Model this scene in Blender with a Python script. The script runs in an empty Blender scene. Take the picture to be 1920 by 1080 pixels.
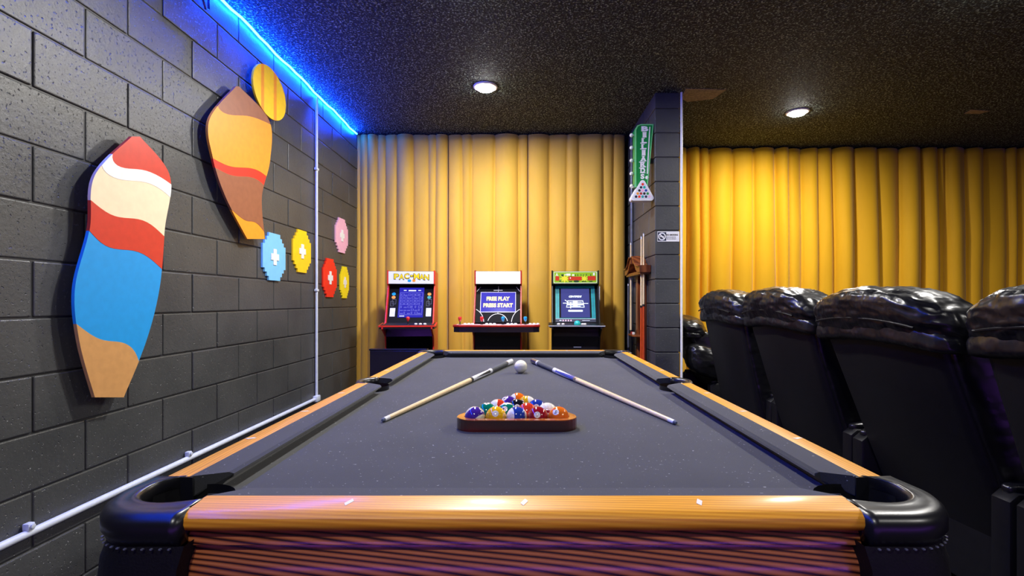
import bpy, bmesh, math, random
from mathutils import Vector, Matrix, noise
PI = math.pi
random.seed(7)
S = bpy.context.scene
C = S.collection

# ------------------------------------------------------------------ camera, world, lamps, exposure
EYE = 1.12
F = 900.0                                   # focal length in pixels of a 1920 px wide frame
cd = bpy.data.cameras.new('camera'); cam = bpy.data.objects.new('camera', cd); C.objects.link(cam)
cam.location = (0, 0, EYE); cam.rotation_euler = (PI/2, 0, 0)
cd.sensor_width = 36; cd.lens = F/1920*36; cd.clip_start = .02
cd.shift_x = -23/1920; cd.shift_y = 25/1920
S.camera = cam
S.view_settings.view_transform = 'Standard'; S.view_settings.look = 'None'
S.view_settings.gamma = 1; S.view_settings.use_curve_mapping = False
S.view_settings.exposure = 0.0
wd = bpy.data.worlds.new('world'); S.world = wd; wd.use_nodes = True
wd.node_tree.nodes['Background'].inputs[0].default_value = (.5, .55, .6, 1)
wd.node_tree.nodes['Background'].inputs[1].default_value = .1

CEIL = 2.86
WALLX = -1.73
LAMPS = [(-.315, 3.89), (2.51, 4.41), (-.33, 2.55), (2.62, 2.55), (-.33, -.6), (2.62, -.6)]  # last pair: fill lamps added out of view to lift the shadows
LAMP_W = [46, 52, 60, 56, 26, 26]
def lamp_light(x, y, w):
    l = bpy.data.lights.new('downlight', 'AREA'); l.shape = 'DISK'; l.size = .17; l.energy = w; l.color = (1, .97, .92)
    o = bpy.data.objects.new('downlight_beam', l); C.objects.link(o); o.location = (x, y, CEIL-.045)
for i, (x, y) in enumerate(LAMPS): lamp_light(x, y, LAMP_W[i])

# ------------------------------------------------------------------ materials
def lin(c):
    return tuple(((v/255)/12.92 if v/255 <= .04045 else ((v/255+.055)/1.055)**2.4) for v in c) + (1,)
class NT:
    def __init__(s, name):
        s.m = bpy.data.materials.new(name); s.m.use_nodes = True; s.t = s.m.node_tree
        s.b = s.t.nodes['Principled BSDF']
    def n(s, ty, **kw):
        nd = s.t.nodes.new(ty)
        for k, v in kw.items():
            if k in nd.inputs: nd.inputs[k].default_value = v
            else: setattr(nd, k, v)
        return nd
    def l(s, a, b): s.t.links.new(a, b)
    def pos(s, scale=(1, 1, 1), src='world', rot=(0, 0, 0)):
        mp = s.n('ShaderNodeMapping'); mp.inputs['Scale'].default_value = scale; mp.inputs['Rotation'].default_value = rot
        if src == 'world': s.l(s.n('ShaderNodeNewGeometry').outputs['Position'], mp.inputs[0])
        else: s.l(s.n('ShaderNodeTexCoord').outputs['Object'], mp.inputs[0])
        return mp.outputs[0]
    def noise(s, vec, scale, detail=3, rough=.5):
        nd = s.n('ShaderNodeTexNoise'); nd.inputs['Scale'].default_value = scale; nd.inputs['Detail'].default_value = detail
        nd.inputs['Roughness'].default_value = rough; s.l(vec, nd.inputs['Vector']); return nd.outputs[0]
    def ramp(s, fac, stops):
        r = s.n('ShaderNodeValToRGB'); e = r.color_ramp.elements
        while len(e) < len(stops): e.new(.5)
        for q, (p, c) in zip(e, stops): q.position = p; q.color = c
        s.l(fac, r.inputs[0]); return r.outputs[0]
    def bump(s, h, strength, dist=.01, prev=None):
        b = s.n('ShaderNodeBump'); b.inputs['Strength'].default_value = strength; b.inputs['Distance'].default_value = dist
        s.l(h, b.inputs['Height'])
        if prev: s.l(prev, b.inputs['Normal'])
        s.l(b.outputs[0], s.b.inputs['Normal']); return b.outputs[0]
    def p(s, rough=.5, spec=.5, metal=0, coat=0, coat_rough=.1, sheen=0):
        i = s.b.inputs
        i['Roughness'].default_value = rough; i['Specular IOR Level'].default_value = spec; i['Metallic'].default_value = metal
        i['Coat Weight'].default_value = coat; i['Coat Roughness'].default_value = coat_rough; i['Sheen Weight'].default_value = sheen
        return s
    def col(s, c):
        if isinstance(c, tuple): s.b.inputs['Base Color'].default_value = c
        else: s.l(c, s.b.inputs['Base Color'])
        return s
def plain(name, c, rough=.5, spec=.5, metal=0, coat=0, var=.12, scale=30, bump=0, bscale=200):
    t = NT(name).p(rough, spec, metal, coat); L = lin(c)
    lo = tuple(v*(1-var) for v in L[:3])+(1,); hi = tuple(min(1, v*(1+var)) for v in L[:3])+(1,)
    t.col(t.ramp(t.noise(t.pos(), scale), [(.35, lo), (.65, hi)]))
    if bump: t.bump(t.noise(t.pos(), bscale), bump, .002)
    return t.m
def emit(name, c, strength, base=None, rough=.3, linear=False):
    t = NT(name).p(rough); L = c if linear else lin(c)
    t.col(base if base else (L[0]*.5, L[1]*.5, L[2]*.5, 1)); t.b.inputs['Emission Color'].default_value = L
    t.b.inputs['Emission Strength'].default_value = strength
    return t.m

def m_block():
    t = NT('painted_block').p(.34, .5); v = t.pos()
    big = t.noise(v, 2.2, 4, .6); fine = t.noise(v, 55, 6, .7); pits = t.noise(v, 85, 2, .5)
    t.col(t.ramp(big, [(.3, lin((60, 62, 63))), (.7, lin((78, 79, 79)))]))
    sep = t.n('ShaderNodeSeparateXYZ'); t.l(v, sep.inputs[0])
    mr = t.n('ShaderNodeMapRange'); t.l(sep.outputs[2], mr.inputs[0])
    for i, k in ((1, .2), (2, 1.3), (3, .715), (4, .80)): mr.inputs[i].default_value = k
    gt = t.n('ShaderNodeMath', operation='GREATER_THAN'); t.l(t.noise(v, 130, 2, .5), gt.inputs[0]); t.l(mr.outputs[0], gt.inputs[1])
    mx = t.n('ShaderNodeMix', data_type='RGBA'); t.l(gt.outputs[0], mx.inputs[0]); t.l(t.b.inputs['Base Color'].links[0].from_socket, mx.inputs[6])
    mx.inputs[7].default_value = lin((170, 172, 172)); t.col(mx.outputs[2])
    pit = t.ramp(pits, [(.27, (0, 0, 0, 1)), (.36, (1, 1, 1, 1))])
    n1 = t.bump(fine, .5, .004); t.bump(pit, .6, .006, n1)
    return t.m
def m_ceiling():
    t = NT('popcorn_ceiling').p(.75, .3); v = t.pos()
    a = t.noise(v, 80, 2, .6); b = t.noise(v, 45, 2, .5)
    t.col(t.ramp(a, [(.42, lin((23, 28, 27))), (.56, lin((58, 68, 63))), (.68, lin((184, 206, 190)))]))
    n1 = t.bump(a, 1, .02); t.bump(b, .7, .02, n1)
    return t.m
def m_felt():
    t = NT('charcoal_felt').p(.95, .15, sheen=.25); v = t.pos()
    a = t.noise(v, 900, 2, .6); b = t.noise(v, 5, 4, .6); sp = t.noise(v, 170, 1, .4)
    base = t.ramp(b, [(.3, lin((47, 48, 52))), (.7, lin((57, 58, 62)))])
    mx = t.n('ShaderNodeMix', data_type='RGBA', blend_type='MULTIPLY'); mx.inputs[0].default_value = .5
    t.l(base, mx.inputs[6]); t.l(t.ramp(a, [(.3, (.45, .45, .45, 1)), (.7, (1.3, 1.3, 1.3, 1))]), mx.inputs[7])
    mk = t.n('ShaderNodeMix', data_type='RGBA'); t.l(mx.outputs[2], mk.inputs[6]); mk.inputs[7].default_value = lin((150, 150, 150))
    t.l(t.ramp(sp, [(.74, (0, 0, 0, 1)), (.78, (1, 1, 1, 1))]), mk.inputs[0])
    t.col(mk.outputs[2]); t.bump(a, .25, .001)
    return t.m
def m_wood(name, lo, mid, hi, axis, rough=.3, coat=.6, ring=9., stretch=.09, dist=4.0, sharp=.5, spec=.5, band='DIAGONAL'):
    t = NT(name).p(rough, spec, coat=coat, coat_rough=.16)
    sc = [1.6 if ring == 52 else 1., 1.6 if ring == 52 else 1., 1.]; sc[axis] = stretch
    v = t.pos(tuple(sc))
    w = t.n('ShaderNodeTexWave'); w.wave_type = 'BANDS'; w.bands_direction = band
    w.inputs['Scale'].default_value = ring; w.inputs['Distortion'].default_value = dist; w.inputs['Detail'].default_value = 3
    w.inputs['Detail Scale'].default_value = .075 if ring > 20 else 1.2; t.l(v, w.inputs['Vector'])
    c1 = t.ramp(w.outputs[1], [(0, lin(lo)), (sharp, lin(mid)), (1, lin(hi))])
    sc2 = [220., 220., 220.]; sc2[axis] = 5.
    g = t.noise(t.pos(tuple(sc2)), 1, 4, .6)
    mx = t.n('ShaderNodeMix', data_type='RGBA', blend_type='MULTIPLY'); mx.inputs[0].default_value = .7
    t.l(c1, mx.inputs[6]); t.l(t.ramp(g, [(.3, (.72, .68, .6, 1)), (.6, (1.05, 1.05, 1.05, 1))]), mx.inputs[7])
    t.col(mx.outputs[2]); t.bump(g, .06, .001)
    return t.m
def m_curtain(name, a, b):
    t = NT(name).p(.72, .25, sheen=.15)
    v = t.pos((1, 1, .25)); n = t.noise(v, 3.5, 4, .6); weave = t.noise(t.pos((1, 1, .3)), 700, 1, .5)
    t.col(t.ramp(n, [(.3, lin(a)), (.7, lin(b))])); t.bump(weave, .1, .001)
    return t.m
def m_leather(name, c, rough=.28, amp=.5):
    t = NT(name).p(rough, .5, coat=.1, coat_rough=.25); v = t.pos((1, 1, 1), 'object')
    t.col(t.ramp(t.noise(v, 6, 3), [(.3, lin(c)), (.7, lin(tuple(k+5 for k in c)))]))
    wr = t.noise(t.pos((.45, 1.5, .9), 'object'), 13, 2, .45); gr = t.noise(v, 250, 1)
    n1 = t.bump(wr, amp, .02); t.bump(gr, .05, .0005, n1)
    return t.m
M = {}
M['block'] = m_block(); M['ceiling'] = m_ceiling(); M['felt'] = m_felt()
M['mortar'] = plain('mortar_paint', (52, 53, 55), .5)
M['floor'] = plain('dark_floor', (38, 36, 36), .8, var=.3, scale=80, bump=.4, bscale=500)
M['rear_wall'] = plain('dark_wall_paint', (70, 70, 74), .7)
M['rail_x'] = m_wood('honey_rail_wood_lengthwise_x', (224, 146, 28), (236, 160, 34), (244, 172, 44), 0, .42, .22, 75, .05, 8)
M['rail_y'] = m_wood('honey_rail_wood_lengthwise_y', (224, 146, 28), (236, 160, 34), (244, 172, 44), 1, .42, .22, 75, .05, 8)
M['apron_x'] = m_wood('dark_grained_apron_x', (34, 12, 8), (154, 86, 44), (182, 110, 64), 0, .26, .7, 52, .16, 14, .5)
M['apron_y'] = m_wood('dark_grained_apron_y', (34, 12, 8), (154, 86, 44), (182, 110, 64), 1, .26, .7, 52, .16, 14, .5)
M['black_leather'] = m_leather('black_pocket_leather', (14, 14, 18), .32, .12)
M['skirt'] = plain('matte_black_skirt_leather', (9, 9, 11), .6, .25, bump=.3, bscale=300)
M['chair_leather'] = m_leather('black_wrinkled_leather', (15, 15, 17), .3, .55)
M['chair_vinyl'] = plain('matte_black_vinyl', (14, 14, 15), .45, .4, bump=.15, bscale=600)
M['black'] = plain('black_plastic', (12, 12, 13), .4)
M['black_gloss'] = plain('black_gloss_panel', (10, 10, 12), .15)
M['bezel'] = plain('matte_black_bezel', (12, 12, 14), .6, .12)
M['white'] = plain('white_paint', (235, 235, 235), .4, var=.04)
M['ivory'] = plain('ivory_resin', (236, 230, 210), .12, coat=.5, var=.03)
M['pearl'] = plain('pearl_inlay', (244, 238, 222), .25, var=.03)
M['conduit'] = plain('white_painted_pipe', (205, 212, 222), .4, var=.06)
M['curtain_left'] = m_curtain('mustard_curtain_cloth', (208, 162, 60), (224, 178, 70))
M['curtain_right'] = m_curtain('golden_curtain_cloth', (216, 160, 14), (228, 172, 22))
M['red'] = plain('red_paint', (205, 58, 40), .4, var=.05)
M['red_edge'] = plain('red_edge_moulding', (214, 52, 34), .3, var=.05)
M['maroon_edge'] = plain('dark_red_edge_moulding', (168, 34, 28), .3, var=.05)
M['cream'] = plain('cream_paint', (244, 218, 186), .45, var=.03)
M['blue'] = plain('sky_blue_paint', (24, 150, 226), .45, var=.03)
M['tan'] = plain('tan_paint', (204, 150, 92), .45, var=.05)
M['gold'] = plain('yellow_paint', (244, 200, 24), .45, var=.04)
M['orange'] = plain('orange_paint', (240, 150, 36), .45, var=.04)
M['brown'] = plain('brown_paint', (146, 88, 62), .45, var=.06)
M['pale_blue'] = plain('pale_blue_paint', (122, 196, 246), .45, var=.03)
M['pink'] = plain('pale_pink_paint', (238, 178, 206), .45, var=.03)
M['scarlet'] = plain('scarlet_paint', (236, 44, 26), .45, var=.03)
M['lemon'] = plain('lemon_paint', (246, 224, 30), .45, var=.03)
M['ply_edge'] = plain('plywood_edge', (190, 160, 120), .6)
M['mahogany'] = m_wood('mahogany', (48, 8, 6), (78, 14, 10), (96, 22, 14), 0, .2, .8, 7, .1, 3)
M['rack_top'] = m_wood('amber_rack_rim', (150, 70, 20), (184, 96, 34), (200, 116, 50), 0, .2, .8, 7, .1, 3)
M['cherry'] = m_wood('cherry_wood', (92, 44, 20), (122, 62, 28), (142, 78, 38), 2, .3, .4, 8, .1, 3)
M['maple'] = plain('maple_shaft', (228, 204, 160), .25, coat=.5, var=.05, scale=60)
M['cue_orange'] = plain('orange_stained_butt', (196, 74, 30), .2, coat=.6, var=.08)
M['cue_navy'] = plain('navy_lacquer', (26, 28, 62), .2, coat=.6)
M['cue_blue'] = plain('blue_lacquer', (40, 70, 170), .2, coat=.6, var=.1)
M['cue_grey'] = plain('grey_lacquer', (96, 100, 112), .3, coat=.3)
M['cue_white'] = plain('white_lacquer', (224, 226, 232), .2, coat=.6, var=.03)
M['wrap'] = plain('grey_linen_wrap', (66, 68, 74), .8, var=.35, scale=700, bump=.4, bscale=900)
M['tip'] = plain('cue_tip_leather', (84, 92, 112), .8)
M['steel'] = plain('brushed_steel', (190, 190, 195), .3, metal=1)
M['green'] = plain('green_sign_enamel', (10, 140, 66), .3, coat=.4, var=.04)
M['green_edge'] = plain('light_green_sign_edge', (110, 206, 130), .35, var=.04)
M['navy'] = plain('navy_print', (24, 32, 58), .5, var=.03)
M['ink'] = plain('black_print', (16, 16, 18), .5, var=.03)
M['ink_grey'] = plain('grey_print', (90, 94, 108), .5, var=.03)
M['card'] = plain('white_instruction_card', (214, 218, 226), .5, var=.03)
M['teal'] = plain('teal_bezel_print', (32, 150, 150), .35, var=.1)
M['teal_blue'] = plain('blue_teal_bezel_print', (34, 104, 136), .35, var=.1)
M['line_white'] = plain('white_court_line', (220, 220, 220), .4, var=.02)
M['button_white'] = plain('white_button_plastic', (240, 236, 236), .2, var=.02)
M['knob_red'] = plain('red_knob_plastic', (222, 50, 50), .15, coat=.5, var=.03)
M['knob_blue'] = plain('blue_knob_plastic', (40, 160, 214), .15, coat=.5, var=.03)
M['knob_teal'] = plain('teal_trackball', (40, 180, 170), .12, coat=.5, var=.1)
M['deck_white'] = plain('pale_deck_print', (216, 196, 196), .3, var=.1)
M['patch'] = plain('bare_ceiling_patch', (150, 136, 110), .8, var=.3, scale=60)
M['cloth_black'] = plain('black_cabinet_box', (24, 20, 34), .25)
M['bulb'] = plain('frosted_bulb_glass', (216, 214, 204), .1, coat=.6, var=.03)
M['lamp_lens'] = emit('downlight_lens_glow', (1, .98, .94, 1), 85, linear=True)
M['led'] = emit('blue_led_glow', (.002, .055, 1, 1), 320, linear=True, base=(.1, .1, .1, 1))
M['led_violet'] = emit('violet_led_glow', (.36, .08, 1, 1), 36, linear=True, base=(.1, .1, .1, 1))

# ------------------------------------------------------------------ mesh helpers
def link(name, me, mat=None, parent=None, smooth=False):
    o = bpy.data.objects.new(name, me); C.objects.link(o)
    if mat and not me.materials: me.materials.append(mat)
    if parent: o.parent = parent
    if smooth:
        for p in me.polygons: p.use_smooth = True
    return o
def tag(o, label, cat, group=None, kind=None):
    o['label'] = label; o['category'] = cat
    if group: o['group'] = group
    if kind: o['kind'] = kind
    return o
def thing(name, label, cat, loc=(0, 0, 0), rz=0, group=None):
    o = bpy.data.objects.new(name, None); C.objects.link(o); o.location = loc; o.rotation_euler = (0, 0, rz)
    o.empty_display_size = .1
    return tag(o, label, cat, group)
def structure(o, label=None):
    o['kind'] = 'structure'
    if label: o['label'] = label
    return o
def copy_tree(o, parent=None):
    c = o.copy(); C.objects.link(c); c.parent = parent
    for ch in list(o.children): copy_tree(ch, c)
    return c
class MB:
    def __init__(s): s.b = bmesh.new()
    def box(s, lo, hi, bev=0, seg=1, mtx=None):
        r = bmesh.ops.create_cube(s.b, size=1); vs = r['verts']
        for v in vs: v.co = Vector([(lo[i]+hi[i])/2 + v.co[i]*(hi[i]-lo[i]) for i in range(3)])
        if bev:
            es = list({e for v in vs for e in v.link_edges})
            rr = bmesh.ops.bevel(s.b, geom=es, offset=bev, segments=seg, profile=.5, affect='EDGES')
            vs = list({v for f in rr['faces'] for v in f.verts} | {v for v in vs if v.is_valid})
        if mtx:
            for v in vs: v.co = mtx @ v.co
        return s
    def prism(s, pts, axis, a, b, bev=0, seg=1):
        """polygon pts in the two other axes (in x,y,z order), extruded along axis from a to b"""
        def P(p, t):
            q = list(p); q.insert(axis, t); return Vector(q)
        lo = [s.b.verts.new(P(p, a)) for p in pts]; hi = [s.b.verts.new(P(p, b)) for p in pts]
        n = len(pts); f1 = s.b.faces.new(lo); f2 = s.b.faces.new(hi)
        fs = [f1, f2]+[s.b.faces.new((lo[i], lo[(i+1) % n], hi[(i+1) % n], hi[i])) for i in range(n)]
        bmesh.ops.recalc_face_normals(s.b, faces=fs)
        if bev:
            es = list({e for f in (f1, f2) for e in f.edges})
            bmesh.ops.bevel(s.b, geom=es, offset=bev, segments=seg, profile=.5, affect='EDGES')
        return s
    def lathe(s, prof, n=20, mtx=None):
        """prof: (r, z) list around z"""
        rings = []
        for r, z in prof:
            if r < 1e-6: rings.append([s.b.verts.new((0, 0, z))])
            else: rings.append([s.b.verts.new((r*math.cos(2*PI*k/n), r*math.sin(2*PI*k/n), z)) for k in range(n)])
        fs = []
        for A, B in zip(rings, rings[1:]):
            for k in range(n):
                a, b = A[k % len(A)], A[(k+1) % len(A)]; c, d = B[(k+1) % len(B)], B[k % len(B)]
                vs = []
                for q in (a, b, c, d):
                    if q not in vs: vs.append(q)
                if len(vs) > 2: fs.append(s.b.faces.new(vs))
        for R in (rings[0], rings[-1]):
            if len(R) > 2: fs.append(s.b.faces.new(R))
        bmesh.ops.recalc_face_normals(s.b, faces=fs)
        if mtx:
            for R in rings:
                for v in R: v.co = mtx @ v.co
        return s
    def tube(s, pts, r, n=10):
        pts = [Vector(p) for p in pts]; rings = []; fs = []
        for i, p in enumerate(pts):
            d = (pts[min(i+1, len(pts)-1)]-pts[max(i-1, 0)]).normalized()
            u = d.orthogonal().normalized() if i == 0 else (u - d*u.dot(d)).normalized()
            w = d.cross(u); rr = r[i] if isinstance(r, (list, tuple)) else r
            rings.append([s.b.verts.new(p+u*rr*math.cos(2*PI*k/n)+w*rr*math.sin(2*PI*k/n)) for k in range(n)])
        for A, B in zip(rings, rings[1:]):
            for k in range(n): fs.append(s.b.faces.new((A[k], A[(k+1) % n], B[(k+1) % n], B[k])))
        fs += [s.b.faces.new(rings[0]), s.b.faces.new(rings[-1])]
        bmesh.ops.recalc_face_normals(s.b, faces=fs)
        return s
    def poly(s, vs, faces):
        V = [s.b.verts.new(v) for v in vs]; fs = [s.b.faces.new([V[i] for i in f]) for f in faces]
        bmesh.ops.recalc_face_normals(s.b, faces=fs); return s
    def slab(s, outline, holes_or_none, o, ex, ey, t):
        """flat outline (u,v) on plane o,ex,ey extruded by t along the normal"""
        n = ex.cross(ey); A = [s.b.verts.new(o+ex*u+ey*v) for u, v in outline]; B = [s.b.verts.new(o+ex*u+ey*v+n*t) for u, v in outline]
        k = len(A); fs = [s.b.faces.new(A), s.b.faces.new(B)]+[s.b.faces.new((A[i], A[(i+1) % k], B[(i+1) % k], B[i])) for i in range(k)]
        bmesh.ops.recalc_face_normals(s.b, faces=fs); return s
    def out(s, name, mat, parent=None, smooth=False):
        me = bpy.data.meshes.new(name); s.b.to_mesh(me); s.b.free()
        o = link(name, me, mat, parent)
        if smooth:
            me.shade_smooth() if hasattr(me, 'shade_smooth') else None
            try: me.set_sharp_from_angle(angle=math.radians(38))
            except Exception: pass
        return o
X, Y, Z = Vector((1, 0, 0)), Vector((0, 1, 0)), Vector((0, 0, 1))
def text_mesh(s, bold=.0, extrude=.0, res=3):
    cu = bpy.data.curves.new('lettering', 'FONT'); cu.body = s; cu.size = 1; cu.offset = bold; cu.extrude = extrude; cu.resolution_u = res
    o = bpy.data.objects.new('lettering', cu); C.objects.link(o)
    dg = bpy.context.evaluated_depsgraph_get(); me = bpy.data.meshes.new_from_object(o.evaluated_get(dg))
    bpy.data.objects.remove(o); bpy.data.curves.remove(cu); me.materials.clear()
    return me
def text_on(name, s, mat, parent, o, ex, ey, w, h, bold=.02, depth=.002, shear=0):
    """lettering centred on o, fitted into w x h on plane (ex, ey)"""
    me = text_mesh(s, bold, .5); n = ex.cross(ey)
    xs = [v.co.x for v in me.vertices]; ys = [v.co.y for v in me.vertices]
    x0, x1, y0, y1 = min(xs), max(xs), min(ys), max(ys)
    for v in me.vertices:
        u = ((v.co.x-x0)/(x1-x0)-.5)*w; k = ((v.co.y-y0)/(y1-y0)-.5)*h
        v.co = o+ex*(u+shear*k)+ey*k+n*(v.co.z*depth)
    return link(name, me, mat, parent)
def circle(cx, cy, rx, ry=None, n=24):
    ry = ry or rx; return [(cx+rx*math.cos(2*PI*k/n), cy+ry*math.sin(2*PI*k/n)) for k in range(n)]
def rrect(w, h, r, n=5, cx=0, cy=0):
    pts = []
    for (sx, sy, a) in ((1, 1, 0), (-1, 1, 90), (-1, -1, 180), (1, -1, 270)):
        for k in range(n+1):
            t = math.radians(a+90*k/n); pts.append((cx+sx*(w/2-r)+r*math.cos(t), cy+sy*(h/2-r)+r*math.sin(t)))
    return pts
def ring_strip(mb, inner, outer, o, ex, ey, t):
    n = ex.cross(ey); k = len(inner); V = []
    for z in (0, t):
        for P in (inner, outer): V.append([mb.b.verts.new(o+ex*u+ey*v+n*z) for u, v in P])
    fs = []
    for i in range(k):
        j = (i+1) % k
        fs += [mb.b.faces.new((V[0][i], V[0][j], V[1][j], V[1][i])), mb.b.faces.new((V[2][i], V[2][j], V[3][j], V[3][i])),
               mb.b.faces.new((V[0][i], V[0][j], V[2][j], V[2][i])), mb.b.faces.new((V[1][i], V[1][j], V[3][j], V[3][i]))]
    bmesh.ops.recalc_face_normals(mb.b, faces=fs); return mb
def puff(name, mat, parent, c, size, n=4., res=22, amp=.01, freq=(9, 9, 9), seed=0., fn=None):
    """puffy cushion: rounded box with wrinkles"""
    b = bmesh.new(); bmesh.ops.create_cube(b, size=2)
    bmesh.ops.subdivide_edges(b, edges=b.edges[:], cuts=res, use_grid_fill=True)
    for v in b.verts:
        p = v.co; k = (abs(p.x)**n+abs(p.y)**n+abs(p.z)**n)**(-1/n); v.co = p*k
    b.normal_update()
    for v in b.verts:
        q = Vector((v.co.x*size[0]/2, v.co.y*size[1]/2, v.co.z*size[2]/2)); nn = v.normal.copy()
        s = Vector((q.x*freq[0]+seed, q.y*freq[1]+seed*1.7, q.z*freq[2]-seed))
        w = noise.noise(s)*.55+(1-2*abs(noise.noise(s*2.1)))*.3+noise.noise(s*4.3)*.15
        q += nn*w*amp
        if fn: q = fn(q)
        v.co = q+Vector(c)
    me = bpy.data.meshes.new(name); b.to_mesh(me); b.free()
    return link(name, me, mat, parent, True)

# ------------------------------------------------------------------ the room
RX, BY = 6.4, 5.62                       # right wall, back wall
RY = -2.0
def wallbox(name, lo, hi, mat): return structure(MB().box(lo, hi).out(name, mat))
fl = wallbox('floor', (WALLX-.3, RY-.2, -.1), (RX+.2, BY+.2, 0), M['floor'])
ce = wallbox('ceiling', (WALLX-.3, RY-.2, CEIL), (RX+.2, BY+.2, CEIL+.1), M['ceiling'])
wallbox('wall_back', (WALLX-.2, BY, 0), (RX+.2, BY+.2, CEIL), M['rear_wall'])
wallbox('wall_right', (RX, RY, 0), (RX+.2, BY, CEIL), M['rear_wall'])
wallbox('wall_rear', (WALLX-.2, RY-.2, 0), (RX+.2, RY, CEIL), M['rear_wall'])
wl = wallbox('wall_left', (WALLX-.22, RY, 0), (WALLX-.006, BY, CEIL), M['mortar'])
BW, BH, ZO = .406, .2032, .046
def block_mesh(w, h, t, name, j=.007):
    mb = MB().box((-t, j/2, j/2), (0, w-j/2, h-j/2), .0045, 2)
    me = bpy.data.meshes.new(name); mb.b.to_mesh(me); mb.b.free(); me.materials.append(M['block']); return me
bm_full = block_mesh(BW, BH, .02, 'block'); bm_low = block_mesh(BW, ZO, .02, 'block')
nb = 0
for r in range(-1, 14):
    z = ZO+r*BH if r >= 0 else 0
    if z+BH > CEIL+.02: continue
    off = .328 if r % 2 else .328-BW/2
    for k in range(0, 12):
        y = .55+off+k*BW
        if y+BW > BY+.1: continue
        o = link('block', bm_full if r >= 0 else bm_low, None, wl)
        o.location = (WALLX+random.uniform(-.0015, .0015), y, z); nb += 1
# top closing course
bt = block_mesh(BW, CEIL-(ZO+13*BH), .02, 'block')
for k in range(0, 12):
    o = link('block', bt, None, wl); o.location = (WALLX, .55+.328+k*BW, ZO+13*BH)

# partition wall end (blocks) that carries the sign, the notice and the cue rack
PX0, PX1, PY0, PY1 = 1.09, 1.295, 4.0, BY
pw = structure(MB().box((PX0+.008, PY0+.008, 0), (PX1-.008, PY1, CEIL)).out('wall_partition', M['mortar']))
def stub_block(y0, y1, z0, z1):
    j = .004
    MB().box((PX0, y0+(j if y0 > PY0 else 0), z0+j), (PX1, y1-j, z1-j), .004, 2).out('block', M['block'], pw)
pz = .085
for r in range(-1, 14):
    z0 = 0 if r < 0 else pz+r*.2032; z1 = min(pz+(r+1)*.2032, CEIL)
    ys = [PY0, PY0+.2+.2*(r % 2), 0, 0]; ys = [PY0, PY0+(.4 if r % 2 else .2)]
    while ys[-1] < 5.35: ys.append(ys[-1]+.406)
    for a, b in zip(ys, ys[1:]): stub_block(a, min(b, PY1), z0, z1)

# bare patches in the popcorn ceiling
MB().slab([(0, 0), (.34, .02), (.30, .2), (.1, .26), (.02, .18)], None, Vector((1.32, 3.92, CEIL-.004)), X, Y, .003).out('ceiling_patch', M['patch'], ce)
MB().slab([(0, 0), (.2, .03), (.17, .1), (.02, .09)], None, Vector((4.05, 4.35, CEIL-.004)), X, Y, .003).out('ceiling_patch', M['patch'], ce)

# downlights; the last two are unseen fill lamps added behind the camera
for i, (x, y) in enumerate(LAMPS):
    lab = ['round recessed downlight glowing white above the pool table, nearest the mustard curtain',
           'round recessed downlight glowing white in front of the golden curtain',
           'round ceiling downlight just beyond the top edge above the pool table', 'round ceiling downlight beyond the top right corner'][i] if i < 4 else ['round ceiling downlight over the end of the room behind the pool table, left', 'round ceiling downlight over the end of the room behind the recliners, right'][i-4]
    t = thing('ceiling_downlight', lab, 'ceiling light', (x, y, CEIL), 0, 'recessed ceiling downlights')
    MB().lathe([(.075, 0), (.098, 0), (.098, -.006), (.09, -.011), (.075, -.011)], 32).out('trim_ring', M['white'], t, True)
    MB().lathe([(.076, -.002), (.074, -.014), (.06, -.026), (.03, -.033), (0, -.035)], 32).out('lens', M['lamp_lens'], t, True)

# LED strip along the top of the block wall (it sags a little between its clips)
pts = [(WALLX+.02, y*.1, CEIL-.032+.006*math.sin(y*.9)-.004*math.sin(y*2.3)) for y in range(-10, 50)]
tag(MB().tube(pts, .0075, 6).out('led_strip', M['led'], None, True), 'glowing blue led strip running along the top of the block wall', 'light strip')
pts = [(x*.2, RY+.015, .30) for x in range(-8, 30)]  # unseen violet strip, added to give the table apron its purple reflections
tag(MB().tube(pts, .012, 6).out('led_strip', M['led_violet'], None, True), 'glowing violet led strip low on the rear wall behind the camera', 'light strip')

# conduit
CX = WALLX+.016
t = thing('electrical_conduit', 'white painted conduit pipe running low along the block wall and up to its top', 'pipe', (CX, 3.96, 0))
MB().tube([(0, -3.4, .318), (0, -.02, .318)], .0135, 12).out('horizontal_pipe', M['conduit'], t, True)
MB().tube([(0, 0, .335), (0, 0, CEIL-.056)], .011, 12).out('vertical_pipe', M['conduit'], t, True)
MB().box((-.015, -.045, .295), (.024, .03, .345), .008, 2).out('junction_box', M['conduit'], t, True)
for y in (1.66-3.96, 2.45-3.96):
    mb = MB().box((-.012, -.012+y, .328), (.012, .012+y, .354), .004, 2)
    mb.lathe([(.008, 0), (.008, .006), (0, .008)], 10, Matrix.Translation((.012, y, .343)) @ Matrix.Rotation(PI/2, 4, 'Y'))
    mb.out('pipe_strap', M['conduit'], t, True)
for z in (1.2, 2.2): MB().box((-.012, -.02, z), (.0135, .02, z+.02), .003).out('pipe_strap', M['conduit'], t)
t = tag(MB().tube([(1.308, 3.992, .01), (1.308, 3.992, CEIL-.002)], .0095, 10).out('corner_conduit', M['white'], None, True),
        'thin white vertical pipe on the right edge of the block partition', 'pipe')
t = tag(MB().tube([(PX0-.016, 4.80, .01), (PX0-.016, 4.80, CEIL-.1)], .014, 10).out('drain_pipe', M['cue_grey'], None, True),
        'dark grey vertical pipe in the corner between mustard curtain and partition', 'pipe')
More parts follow.
